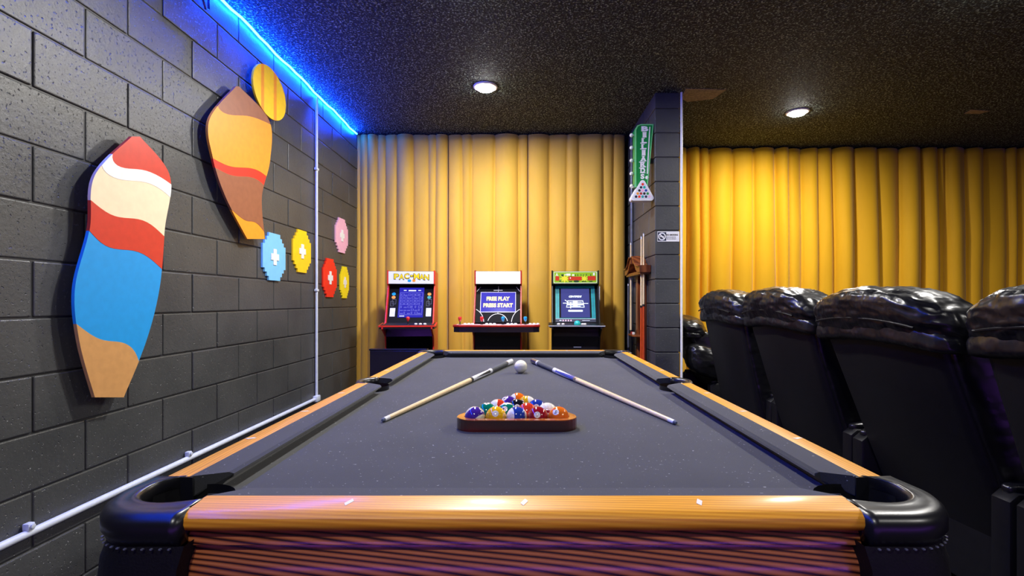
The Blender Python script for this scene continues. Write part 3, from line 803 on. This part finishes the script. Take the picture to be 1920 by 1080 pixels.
def strip(parent, name, mat, o, ex, ey, rects, off=.001, t=.001):
    mb = MB(); n = ex.cross(ey)
    for (x0, y0, x1, y1) in rects: mb.slab([(x0, y0), (x1, y0), (x1, y1), (x0, y1)], None, o+n*off, ex, ey, t)
    ob = mb.out(name, mat, parent)
    if len(rects) > 2: ob['kind'] = 'stuff'
    return ob
def joystick(t, x, y, z, mat):
    j = MB().lathe([(.014, 0), (.012, .004), (.004, .005), (.004, .03)], 12, Matrix.Translation((x, y, z))).out('joystick', M['black'], t, True)
    MB().lathe([(.004, .026), (.011, .034), (.0165, .052), (.0165, .062), (.012, .07), (0, .073)], 16, Matrix.Translation((x, y, z))).out('knob', M[mat], j, True)
def button(t, x, y, z, mat='button_white'):
    MB().lathe([(.015, 0), (.015, .006), (.012, .009), (.011, .012), (0, .013)], 16, Matrix.Translation((x, y, z))).out('button', M[mat], t, True)
M['marq_white'] = emit('lit_white_marquee', (232, 234, 244), .55)
M['marq_over'] = emit('bright_white_marquee', (255, 253, 246), 1.15)
M['marq_green'] = emit('lit_green_marquee', (150, 196, 40), .45)
M['scr_blue'] = emit('blue_maze_screen', (44, 40, 190), .9, (.01, .01, .03, 1), .06)
M['scr_line'] = emit('maze_line_glow', (140, 140, 246), .9, (.01, .01, .03, 1))
M['scr_purple'] = emit('blue_title_screen', (70, 64, 214), .9, (.01, .01, .03, 1), .1)
M['scr_lilac'] = emit('screen_border_glow', (206, 200, 240), .9)
M['scr_text'] = emit('yellow_screen_text', (250, 222, 120), 1.0)
M['scr_slate'] = emit('slate_blue_screen', (74, 78, 150), .85, (.01, .01, .03, 1), .08)
M['scr_white'] = emit('white_screen_text', (226, 240, 246), 1.0)
M['scr_pale'] = emit('pale_marquee_text', (226, 230, 232), .95)
M['txt_yellow'] = emit('lit_yellow_lettering', (250, 216, 30), .6)
M['txt_white'] = emit('lit_white_lettering', (240, 240, 230), .5)
M['marq_red'] = emit('lit_red_print', (206, 58, 34), .5)
M['marq_yellow'] = emit('lit_yellow_print', (240, 226, 60), .5)
M['marq_dark'] = plain('dark_green_print', (30, 66, 24), .5)

def deck(t, w, mat, front, y0=-.262, y1=-.07, z=.905):
    d = MB().prism([(y0, z-.012), (y0, z), (y1, z+.02), (y1, z-.012)], 0, -w, w, .003).out('control_deck', M[mat], t)
    MB().box((-w+.01, y0+.008, z-front), (w-.01, y1+.01, z-.012)).out('deck_front', M['black'], t)
    return d
# --- left cabinet
t, o, ev, n, H, w = cabinet('red edged arcade cabinet with a blue maze screen, leftmost of the three', -1.06, R_(5), 'red_edge', .25, 'red_edge', 'black_gloss')
mq = MB().box((-w+.014, -.004, 1.285), (w-.014, .001, 1.40)).out('marquee', M['marq_white'], t)
FO = Vector((0, -.0055, 1.353))
word = 'PAC-MAN'; xs = [-.135, -.088, -.040, .005, .050, .098, .143]; ws = [.042, .044, .040, .02, .050, .044, .042]; zs = [.0, -.003, .004, .006, .002, -.003, -.006]
for ch, x, wd_, dz in zip(word, xs, ws, zs):
    h = .048 if ch != '-' else .012
    text_on('letter_outline', ch, M['ink'], mq, FO+X*(x*1.0)+Z*dz-Z*.0015, X, Z, wd_+.009, h+.009, .055, .001)
    text_on('letter', ch, M['txt_yellow'], mq, FO-Y*.0012+X*x+Z*dz, X, Z, wd_, h, .03, .001)
MB().slab(circle(-.016, -.04, .017, .013, 16), None, FO, X, Z, .001).out('print_dot', M['knob_blue'], mq)
MB().slab(circle(.026, -.038, .015, .013, 16), None, FO, X, Z, .001).out('print_dot', M['orange'], mq)
bz = t.children[4]
so = o+n*.0005
sc = MB().slab([(-.115, .05), (.115, .05), (.115, H-.03), (-.115, H-.03)], None, so, X, ev, .003).out('screen', M['scr_blue'], t)
rects = []; g = .003
def frame(x0, y0, x1, y1, g=.0028): return [(x0, y0, x1, y0+g), (x0, y1-g, x1, y1), (x0, y0, x0+g, y1), (x1-g, y0, x1, y1)]
rects += frame(-.105, .075, .105, .305)
rnd = random.Random(3)
for i in range(6):
    for k in range(7):
        x, y = -.096+i*.033, .084+k*.031
        a, bq = rnd.choice([(.024, .02), (.024, .009), (.012, .02), (.03, .02)])
        rects += frame(x, y, min(x+a, .1), y+bq, .0022)
strip(t, 'maze_lines', M['scr_line'], so, X, ev, rects, .0032, .0006)
strip(t, 'score_line', M['scr_white'], so, X, ev, [(-.075, .322, -.05, .33), (-.03, .318, .04, .33), (.06, .322, .085, .33), (-.1, .06, -.055, .066)], .0032, .0006)
for s in (-1, 1):
    strip(t, 'instruction_card', M['card'], o, X, ev, [(s*.165-.024, .06, s*.165+.024, .145)], .001, .001)
    strip(t, 'bezel_print', M['ink_grey'], o, X, ev, frame(s*.165-.025, .165, s*.165+.005, .215)+frame(s*.165-.01, .185, s*.165+.025, .235), .001, .0006)
    for k, (m1, m2) in enumerate((('knob_blue', 'orange'), ('orange', 'teal'))):
        MB().slab(circle(s*.165, .29 if k == 0 else .255, .018, .016, 18), None, o+n*.001, X, ev, .001).out('print_dot', M[m1 if s < 0 else m2], t)
d = deck(t, .25, 'red_edge', .03)
strip(t, 'deck_overlay', M['ink'], Vector((0, -.25, .908)), X, Vector((0, .995, .1)).normalized(), [(-.235, 0, .235, .17)], 0, .001)
joystick(t, .0, -.2, .912, 'knob_red')
for x in (.07, .11, .15): button(t, x, -.2, .912)
bx = thing('cabinet_base', 'low black box under the leftmost arcade cabinet, behind the far left pocket', 'box', (-1.10, 4.33, 0))
MB().box((-.25, -.14, 0), (.25, -.0925, .69), .006, 2).out('box_body', M['cloth_black'], bx)
MB().box((-.255, -.145, .69), (.255, -.0925, .705), .004, 2).out('lid', M['cloth_black'], bx)
# --- middle cabinet
t, o, ev, n, H, w = cabinet('red sided arcade cabinet with a very wide four player control deck and glaring white marquee', -.245, 0, 'maroon_edge', .38, 'red', 'black')
mq = MB().box((-w+.014, -.004, 1.285), (w-.014, .001, 1.40)).out('marquee', M['marq_over'], t)
strip(mq, 'faint_print', M['scr_pale'], Vector((0, -.0045, 1.345)), X, Z, [(-.19, -.02, -.183, .03), (-.14, -.02, -.134, .02), (-.098, .0, -.09, .03), (-.05, .018, -.03, .03), (.015, .02, .045, .03), (.02, -.0, .026, .02), (.068, .018, .09, .03), (.07, -.02, .076, .02), (.115, .02, .13, .03), (.155, .02, .165, .03), (.19, -.015, .195, .03)], 0, .0006)
so = o+n*.0005
sc = MB().slab([(-.162, .105), (.162, .105), (.162, .305), (-.162, .305)], None, so, X, ev, .003).out('screen', M['scr_purple'], t)
strip(t, 'screen_border', M['scr_lilac'], so, X, ev, frame(-.166, .101, .166, .309, .005), .0032, .0008)
text_on('screen_lettering', 'FREE PLAY', M['scr_text'], sc, so+ev*.240+n*.0042, X, ev, .218, .042, .05, .0006)
text_on('screen_lettering', 'PRESS START', M['scr_text'], sc, so+ev*.172+n*.0042, X, ev, .276, .042, .05, .0006)
cl = []
def arc(cx_, cy_, r, a0, a1, k=14, wd_=.005):
    P = [(cx_+r*math.cos(R_(a0+(a1-a0)*i/k)), cy_+r*math.sin(R_(a0+(a1-a0)*i/k))) for i in range(k+1)]
    return P+[(cx_+(r-wd_)*math.cos(R_(a1+(a0-a1)*i/k)), cy_+(r-wd_)*math.sin(R_(a1+(a0-a1)*i/k))) for i in range(k+1)]
mb = MB()
for A in (arc(0, -.005, .095, 0, 180), arc(-.28, 0, .155, -2, 60), arc(.28, 0, .155, 120, 182)):
    k2 = len(A)//2
    for i in range(k2-1):
        q4 = [A[i], A[i+1], A[2*k2-2-i], A[2*k2-1-i]]
        if all(abs(u) < w-.015 and v > -.002 for u, v in q4): mb.slab(q4, None, so+n*.0005, X, ev, .0006)
for (x0, y0, x1, y1) in ((-.002, .085, .002, .1), (-.002, .31, .002, .375)): mb.slab([(x0, y0), (x1, y0), (x1, y1), (x0, y1)], None, so+n*.0005, X, ev, .0006)
for s in (-1, 1): mb.slab([(s*.206, .318), (s*.202, .315), (s*.168, .362), (s*.172, .365)], None, so+n*.0005, X, ev, .0006)
q = mb.out('court_lines', M['line_white'], t); q['kind'] = 'stuff'
strip(t, 'bezel_text_bar', M['line_white'], so, X, ev, [(-.045, .325, .04, .332)], .0006, .0006)
MB().prism([(-.385, -.262), (-.33, -.292), (.33, -.292), (.385, -.262), (.385, -.10), (.24, -.07), (-.24, -.07), (-.385, -.10)], 2, .893, .912, .003).out('control_deck', M['maroon_edge'], t)
MB().prism([(-.378, -.257), (-.325, -.286), (.325, -.286), (.378, -.257), (.378, -.105), (.225, -.115), (-.225, -.115), (-.378, -.105)], 2, .848, .892).out('deck_front', M['cloth_black'], t)
strip(t, 'deck_overlay', M['deck_white'], Vector((0, 0, .9125)), X, Y, [(-.36, -.255, .36, -.12)], 0, .0008)
for x, m in ((-.33, 'knob_red'), (-.135, 'knob_red'), (.055, 'knob_blue'), (.255, 'knob_blue')):
    joystick(t, x, -.21, .913, m)
    for k in (1, 2, 3):
        if x+k*.034 < .37: button(t, x+k*.034+.01, -.2, .913, 'button_white')
# --- right cabinet
t, o, ev, n, H, w = cabinet('black arcade cabinet with a bright green marquee and teal bezel, rightmost of the three', .478, R_(-3), 'black', .25, 'black', 'black')
mq = MB().box((-w+.016, -.004, 1.288), (w-.016, .001, 1.40)).out('marquee', M['marq_green'], t)
MO = Vector((0, -.0045, 1.344))
ring_strip(MB(), rrect(.395, .098, .008), rrect(.404, .108, .01), MO, X, Z, .0012).out('marquee_rim', M['txt_white'], mq)
def star(cx_, cy_, r0, r1, k): return [(cx_+(r0 if i % 2 else r1)*math.cos(PI*i/k), cy_+(r0 if i % 2 else r1)*.8*math.sin(PI*i/k)) for i in range(2*k)]
MB().slab(star(-.1, -.012, .022, .06, 8), None, MO, X, Z, .0008).out('starburst', M['marq_yellow'], mq)
MB().slab(star(.085, -.012, .016, .045, 8), None, MO, X, Z, .0008).out('starburst', M['marq_yellow'], mq)
strip(mq, 'red_bars', M['marq_red'], MO, X, Z, [(-.185, -.03, -.15, .012), (-.065, -.028, .06, .008), (.115, -.028, .19, .012)], .0009, .0006)
MB().slab(circle(.01, -.036, .026, .011, 18), None, MO+Vector((0, -.0016, 0)), X, Z, .0006).out('print_dot', M['marq_dark'], mq)
text_on('emblem_letter', 'A', M['txt_white'], mq, MO+Vector((-.172, -.001, .026)), X, Z, .026, .03, .02, .0008)
strip(mq, 'white_marks', M['txt_white'], MO, X, Z, [(-.085, .016, -.045, .036), (-.03, .014, -.01, .03), (-.1, .02, -.09, .032), (-.05, -.012, -.042, .002), (.165, .018, .182, .042)], .001, .0006)
strip(mq, 'dark_marks', M['marq_dark'], MO, X, Z, [(-.13, .01, -.11, .03), (.0, .01, .006, .03), (.02, .012, .026, .032), (.05, .016, .056, .03), (.075, .012, .08, .03), (.1, .018, .107, .032), (.14, .014, .147, .03), (-.05, .006, -.03, .012), (-.15, -.04, -.13, -.03), (.06, -.042, .1, -.034), (.13, -.042, .16, -.034), (-.06, -.042, -.03, -.034)], .0008, .0006)
so = o+n*.0005
ring_strip(MB(), [(-.15, .045), (.15, .045), (.15, H-.035), (-.15, H-.035)], [(-.185, .04), (.185, .04), (.185, H-.005), (-.185, H-.005)], so, X, ev, .0012).out('teal_border', M['teal'], t)
for s in (-1, 1): MB().slab([(s*.168-.0025, .05), (s*.168+.0025, .05), (s*.168+.0025, H-.02), (s*.168-.0025, H-.02)], None, so+n*.0014, X, ev, .0006).out('border_line', M['teal_blue'], t)
strip(t, 'bezel_foot', M['navy'], so, X, ev, [(-.185, .004, .185, .034)], .0006, .0008)
strip(t, 'bezel_foot_line', M['card'], so, X, ev, [(-.185, .034, .185, .037), (-.15, .016, -.13, .024), (.06, .018, .13, .022)], .0012, .0008)
for k in range(4): MB().slab(circle(-.115+k*.024, .019, .007, .008, 10), None, so+n*.0016, X, ev, .0006).out('print_dot', M['pink'], t)
sc = MB().slab([(-.133, .05), (.133, .05), (.133, H-.042), (-.133, H-.042)], None, so, X, ev, .003).out('screen', M['scr_slate'], t)
text_on('screen_lettering', 'CENTIPEDE', M['scr_white'], sc, so+ev*.262+n*.0042, X, ev, .118, .02, .05, .0006, .3)
mb = MB(); B0 = so+n*.0035
for A in ([(-.086, .15), (.086, .15), (.072, .222), (-.072, .222)],): ring_strip(mb, [(p[0]*.92, .186+(p[1]-.186)*.84) for p in A], A, B0, X, ev, .0006)
for (x0, y0, x1, y1) in ((-.075, .172, .075, .192), (-.06, .2, .06, .206), (-.05, .16, .05, .165), (-.02, .155, .02, .215), (-.115, .19, -.07, .197), (.07, .188, .12, .194), (-.048, .14, -.04, .2)):
    mb.slab([(x0, y0), (x1, y0), (x1, y1), (x0, y1)], None, B0+n*.0008, X, ev, .0006)
mb.slab([(-.1, .226), (-.093, .229), (-.06, .2), (-.066, .197)], None, B0+n*.0008, X, ev, .0006)
q = mb.out('screen_emblem', M['scr_white'], sc); q['kind'] = 'stuff'
MB().slab(rrect(.135, .018, .006, 4, 0, .116), None, so+n*.0034, X, ev, .0006).out('screen_caption', M['scr_white'], sc)
d = deck(t, .25, 'black', .02)
strip(t, 'deck_trim', M['card'], Vector((0, -.2635, .899)), X, Z, [(-.25, 0, .25, .006)], 0, .001)
MB().lathe([(.03, 0), (.03, .012), (.026, .026), (.014, .036), (0, .039)], 20, Matrix.Translation((.008, -.2, .91))).out('trackball', M['knob_teal'], t, True)
for x in (-.16, -.12, .055, .075): button(t, x, -.21, .912, 'button_white')
MB().box((w, -.03, .93), (w+.003, -.012, 1.26)).out('light_edge', M['card'], t)
strip(t, 'kick_label', M['card'], Vector((0, -.0855, .70)), X, Z, [(-.02, -.004, .05, .003)], .001, .001)

# ------------------------------------------------------------------ billiards sign
SY = 4.03
SO = Vector((1.02, SY, 1.12))
def sx(px): return (px-983)*SY/F
def sz(py): return EYE+(565-py)*SY/F
t = thing('billiards_sign', 'green vertical sign reading BILLIARDS with a ball triangle, on the block partition', 'sign', (sx(1210), SY, sz(376)))
L0 = t.location
def sp(px, py): return Vector((sx(px), 0, sz(py)))-Vector((L0.x, 0, L0.z))
def spoly(P): return [(sp(*p).x, sp(*p).z) for p in P]
MB().slab(spoly([(1190, 243), (1194, 236), (1201, 233), (1225.5, 233), (1214, 350), (1190, 350)]), None, Vector((0, .07, 0)), X, Z, .07).out('sign_body', M['green'], t)
ring_strip(MB(), spoly([(1193, 244), (1196, 237.5), (1201, 235), (1223.5, 235), (1212.5, 350), (1193, 350)]), spoly([(1190, 243), (1194, 236), (1201, 233), (1225.5, 233), (1214, 351), (1190, 351)]), Vector((0, .001, 0)), X, Z, .006).out('sign_edge', M['green_edge'], t)
for i, ch in enumerate('BILLIARDS'):
    y = 241.6+i*11.15; cxp = 1209-i*.55; p = sp(cxp, y)
    wdt = {'B': 13, 'I': 7, 'L': 10, 'A': 11, 'R': 11, 'D': 10, 'S': 8}[ch]*(1-.012*i)
    text_on('letter', ch, M['white'], t, Vector((p.x, -.001, p.z)), X, Z, (sx(1)-sx(0))*wdt, (sx(1)-sx(0))*9.6, .05, .003)
    if ch in 'ILARD':                    # slab serifs
        for k, half in ((-1, .55), (1, .55 if ch in 'IRD' else .3)):
            q = p+Z*((sx(1)-sx(0))*4.4*k); hw = (sx(1)-sx(0))*wdt*half; dx = 0 if ch in 'IA' or k < 0 and ch != 'L' else -(sx(1)-sx(0))*2
            MB().slab([(q.x-hw+dx, q.z-.003), (q.x+hw+dx, q.z-.003), (q.x+hw+dx, q.z+.003), (q.x-hw+dx, q.z+.003)], None, Vector((0, -.0005, 0)), X, Z, .0025).out('serif', M['white'], t)
MB().slab(spoly([(1217.5, 238), (1219.2, 238), (1214.6, 326), (1212.6, 326)]), None, Vector((0, 0, 0)), X, Z, .003).out('cue_emblem', M['white'], t)
p = sp(1213, 333); MB().slab(circle(p.x, p.z, .0145, None, 18), None, Vector((0, 0, 0)), X, Z, .004).out('ball_emblem', M['white'], t)
def rtri(gr):
    P = []
    for (px, py, a0) in ((1204.5, 343, 30), (1188, 371.5, 150), (1220.5, 371.5, 270)):
        q = sp(px, py)
        for k in range(7):
            a = R_(a0+120*k/6); P.append((q.x+(.018+gr)*math.cos(a), q.z+(.018+gr)*math.sin(a)))
    return P
MB().slab(rtri(.004), None, Vector((0, .072, 0)), X, Z, .08).out('triangle_box', M['white'], t)
MB().slab(rtri(-.006), None, Vector((0, -.0085, 0)), X, Z, .001).out('triangle_face', M['card'], t)
cols = ['scarlet', 'navy', 'knob_teal', 'ink', 'pink', 'cue_blue', 'orange', 'maroon_edge', 'ink', 'green', 'navy', 'scarlet', 'teal', 'navy', 'pink']; ci_ = 0
for r in range(5):
    for k in range(r+1):
        q = sp(1204.5+(k-r/2)*6.2, 346+r*5.8)
        MB().slab(circle(q.x, q.z, .0108 if ci_ != 4 else .012, None, 14), None, Vector((0, -.0098, 0)), X, Z, .001).out('ball_print', M[cols[ci_]], t); ci_ += 1
for py in (251, 274.5, 299, 323.5, 347):
    q = sp(1186, py); bl = MB(); bmesh.ops.create_uvsphere(bl.b, u_segments=16, v_segments=10, radius=.017)
    o = bl.out('bulb', M['bulb'], t, True); o.location = (q.x, .035, q.z)
    MB().lathe([(.009, .010), (.011, .016), (.011, .03)], 12, Matrix.Rotation(PI/2, 4, 'Y')).out('socket', M['steel'], o, True)
q = sp(1216, 300); MB().box((q.x-.02, .02, q.z-.02), (PX0-L0.x+.002, .05, q.z+.02)).out('wall_bracket', M['black'], t)

# ------------------------------------------------------------------ no smoking notice
NY = PY0-.001
def nx(px): return (px-983)*NY/F
def nz(py): return EYE+(565-py)*NY/F
t = thing('no_smoking_sign', 'small white NO SMOKING notice on the front of the block partition', 'sign', (nx(1253), NY, nz(443.5)))
w, h = nx(1273.5)-nx(1232.5), nz(434)-nz(453)
MB().slab(rrect(w, h, .004), None, Vector((0, 0, 0)), X, Z, .003).out('plate', M['white'], t)
q = Vector((nx(1241)-t.location.x, -.0031, 0)); s = h*.42
MB().slab([(-s, -s), (s, -s), (s, s), (-s, s)], None, q, X, Z, .0008).out('symbol_square', M['navy'], t)
ring_strip(MB(), circle(0, 0, s*.66), circle(0, 0, s*.9), q-Y*.0009, X, Z, .0006).out('symbol_ring', M['white'], t)
MB().slab([(-s*.62, s*.42), (-s*.42, s*.62), (s*.62, -s*.42), (s*.42, -s*.62)], None, q-Y*.0016, X, Z, .0005).out('symbol_bar', M['white'], t)
MB().box((q.x-s*.5, q.y-.0012, -s*.12), (q.x+s*.45, q.y-.0009, s*.08)).out('cigarette_symbol', M['white'], t)
tx = nx(1260)-t.location.x
text_on('lettering', 'NO SMOKING', M['ink'], t, Vector((tx, -.0036, h*.16)), X, Z, w*.53, h*.15, .04, .0006)
text_on('lettering', 'SMOKING AREA', M['ink_grey'], t, Vector((tx-.005, -.0036, -h*.07)), X, Z, w*.46, h*.08, .03, .0006) if False else None
for (z_, ww) in ((-.07, .46), (-.24, .42)):
    mb = MB(); x = -w*ww/2; rnd = random.Random(int(ww*100))
    while x < w*ww/2-.004:
        k = rnd.uniform(.004, .016); mb.slab([(x, -.0028), (min(x+k, w*ww/2), -.0028), (min(x+k, w*ww/2), .0028), (x, .0028)], None, Vector((tx-.006, -.0033, h*z_)), X, Z, .0005); x += k+.0025
    o = mb.out('small_print', M['ink_grey'], t); o['kind'] = 'stuff'

# ------------------------------------------------------------------ cue rack on the partition side (local: x towards the room = -X)
RKX = PX0-.002
t = thing('cue_rack', 'wall mounted cherry wood cue rack with a curved crown on the partition side', 'cue rack', (RKX, 4.42, .62))
def crown():
    """two ogee halves rising to the broken middle; u along the wall (world y), v up"""
    for sgn in (-1, 1):
        P = []
        top = [(.30, .0), (.21, .005), (.15, .03), (.10, .075), (.06, .10), (.03, .095)]
        for u, v in top: P.append((sgn*u, .80+v))
        for u, v in top[::-1]: P.append((sgn*u, .80+v-.05))
        mb = MB(); mb.prism(P, 0, -.10, 0, .004, 2); mb.out('crown_moulding', M['cherry'], t)
        P = [(u, v+.012) for u, v in P[:len(top)]]+[(u, v) for u, v in P[:len(top)][::-1]]
        MB().prism(P, 0, -.115, 0, .003, 1).out('crown_cap', M['cherry'], t)
    MB().box((-.09, -.28, .735), (-.0, .28, .765), .004).out('cue_rail', M['cherry'], t)
crown()
for a, b in ((-.155, -.085), (.06, .13)): MB().box((-.03, a, -.42), (0, b, .74), .003).out('upright', M['cherry'], t)
MB().box((-.012, -.085, .0), (-.0, .06, .06), .002).out('cross_piece', M['cherry'], t)
MB().box((-.012, -.085, .42), (-.0, .06, .47), .002).out('cross_piece', M['cherry'], t)
MB().prism([(-.115, -.08), (-.115, .08), (-.085, .14), (-.03, .14), (-.03, -.14), (-.085, -.14)], 2, .18, .195, .003).out('chalk_shelf', M['cherry'], t)
MB().box((-.11, -.29, -.50), (0, .29, -.43), .006).out('base_shelf', M['cherry'], t)
for k, (y, z_, mt) in enumerate(((-.02, .196, 'ivory'), (.04, .196, 'maroon_edge'))):
    tag(MB().box((RKX-.098, 4.42+y-.011, .62+z_), (RKX-.076, 4.42+y+.011, .62+z_+.022), .002).out('chalk_cube', M[mt]), ['pale chalk cube on the small shelf of the cue rack', 'dark red chalk cube on the small shelf of the cue rack'][k], 'chalk')
def rack_cue(label, y, L, butt, xo, split=.5, shaft='maple', lean=0):
    p0 = (RKX-xo, y, .195); p1 = (RKX-xo, y+lean, .195+L)
    cue(label, p0, p1, [('bumper', 0, .012, 'ink'), ('butt', .012, split, butt), ('joint_ring', split, split+.012, 'ink'), ('shaft', split+.012, .98, shaft), ('ferrule', .98, .994, 'cue_white'), ('tip', .994, 1, 'tip')], group='cues in the wall rack')
rack_cue('orange butted cue in the rack, nearest the partition front edge', 4.165, 1.52, 'cue_orange', .052, .58)
rack_cue('orange butted cue in the rack, just behind the nearest one', 4.205, 1.50, 'cue_orange', .062, .58)
rack_cue('navy and grey cue in the rack, next to the mustard curtain', 4.69, 1.10, 'cue_navy', .072, .42, 'cue_grey')
rack_cue('pale shafted cue in the rack, second from the mustard curtain', 4.64, 1.50, 'ink', .058, .42)

# ------------------------------------------------------------------ recliners
def recliner(label, lean, loc, rz, seed, res=30, zs=1, bolster=False):
    t = thing('recliner', label, 'recliner', loc, rz, 'leather theatre recliners')
    t.scale = (1, 1, zs); bx = lambda z: lean*(1.0-z)
    # outer back: slanted slab with rounded side edges
    P = []; hw = .30
    mb = MB(); secs = []
    for z in [1.03-.91*k/8 for k in range(9)]:
        s = hw*(1-.05*max(0, .5-z)); x0 = bx(z); bulge = .008*math.sin(PI*(1.03-z)/.9)
        q = [(x0+.05, -s), (x0+.02, -s), (x0+.006, -s+.008), (x0-bulge, -s+.03), (x0-bulge-.004, 0), (x0-bulge, s-.03), (x0+.006, s-.008), (x0+.02, s), (x0+.05, s)]
        secs.append([mb.b.verts.new((a, b, z)) for a, b in q])
    fs = []
    for A, B in zip(secs, secs[1:]):
        for k in range(len(A)): fs.append(mb.b.faces.new((A[k], A[(k+1) % len(A)], B[(k+1) % len(A)], B[k])))
    fs += [mb.b.faces.new(secs[0]), mb.b.faces.new(secs[-1])]; bmesh.ops.recalc_face_normals(mb.b, faces=fs)
    mb.out('back_panel', M['chair_vinyl'], t, True)
    def shear(q): return Vector((q.x-lean*q.z, q.y, q.z))
    # side gussets
    for s in (-1, 1):
        puff('side_gusset', M['chair_leather'], t, (bx(.70)+.12, s*.285, .70), (.20, .055, .66), 5, 14, .006, (14, 20, 9), seed+s, shear)
    puff('back_cushion', M['chair_leather'], t, (bx(.72)+.17, 0, .72), (.22, .56, .60), 4, 20, .012, (7, 7, 9), seed+3, shear)
    def droop(q):
        k = (abs(q.y)/.34)**2.2; return Vector((q.x-lean*q.z*.8, q.y, q.z-.05*k))
    puff('headrest', M['chair_leather'], t, (bx(1.09)+.095, 0, 1.095), (.27, .69, .20), 3.2, res, .017, (12, 9, 16), seed+5, droop)
    puff('headrest_roll', M['chair_leather'], t, (bx(1.03)+.06, 0, 1.030), (.19, .70, .095), 4, res, .009, (14, 10, 10), seed+9, lambda q: Vector((q.x, q.y, q.z-.035*(abs(q.y)/.34)**2.2)))
    pts = [(bx(1.06)-.045+.02*(abs(u)/.33)**3, u, 1.072-.04*(abs(u)/.34)**2.2) for u in [(-.27+.54*k/16) for k in range(17)]]
    MB().tube(pts, .0045, 6).out('piping', M['chair_vinyl'], t, True)
    puff('seat_cushion', M['chair_leather'], t, (.66, 0, .42), (.56, .50, .19), 4, 16, .01, (8, 8, 8), seed+11)
    puff('footrest', M['chair_leather'], t, (.99, 0, .29), (.12, .52, .36), 4, 12, .008, (8, 8, 8), seed+13)
    for s in (-1, 1):
        P = [(.17, .06), (.17, .49), (.20, .515), (.93, .50), (.97, .44), (.97, .06)]
        a, b = sorted((s*.300, s*.368))
        ar = MB().prism(P, 1, a, b, .012, 2).out('armrest', M['chair_vinyl'], t, True)
        puff('arm_pad', M['chair_leather'], ar, (.58, s*.330, .520), (.78, .066, .05), 4, 12, .005, (10, 10, 10), seed+s*2)
    MB().box((.26, -.25, .08), (.93, .25, .34), .01).out('base', M['chair_vinyl'], t)
    if bolster: puff('arm_bolster', M['chair_leather'], t, (.13, -.33, .735), (.30, .24, .30), 3.2, 20, .014, (10, 10, 12), seed+21, lambda q: Vector((q.x, q.y, q.z-.35*q.x)))
    for s in (-1, 1): MB().box((.15, s*.27-.02, 0), (.92, s*.27+.02, .06), .006).out('foot_rail', M['steel'], t)
    return t
recliner('black leather recliner seen from behind, farthest of the row of four, beside the partition', .22, (1.37, 3.37, 0), 0, 1.3, 24)
recliner('black leather recliner seen from behind, second from the partition in the row of four', .31, (1.37, 2.63, 0), 0, 4.1)
recliner('black leather recliner seen from behind, third from the partition in the row of four', .38, (1.37, 1.89, 0), 0, 7.7, 30, .983)
recliner('black leather recliner cut by the right edge of the picture, nearest of the row', .30, (1.37, 1.14, 0), 0, 12.9, 30, .985)
recliner('black leather recliner half hidden behind the block partition, reclined low', .5, (1.40, 4.42, 0), 0, 17.2, 24, .835, True)
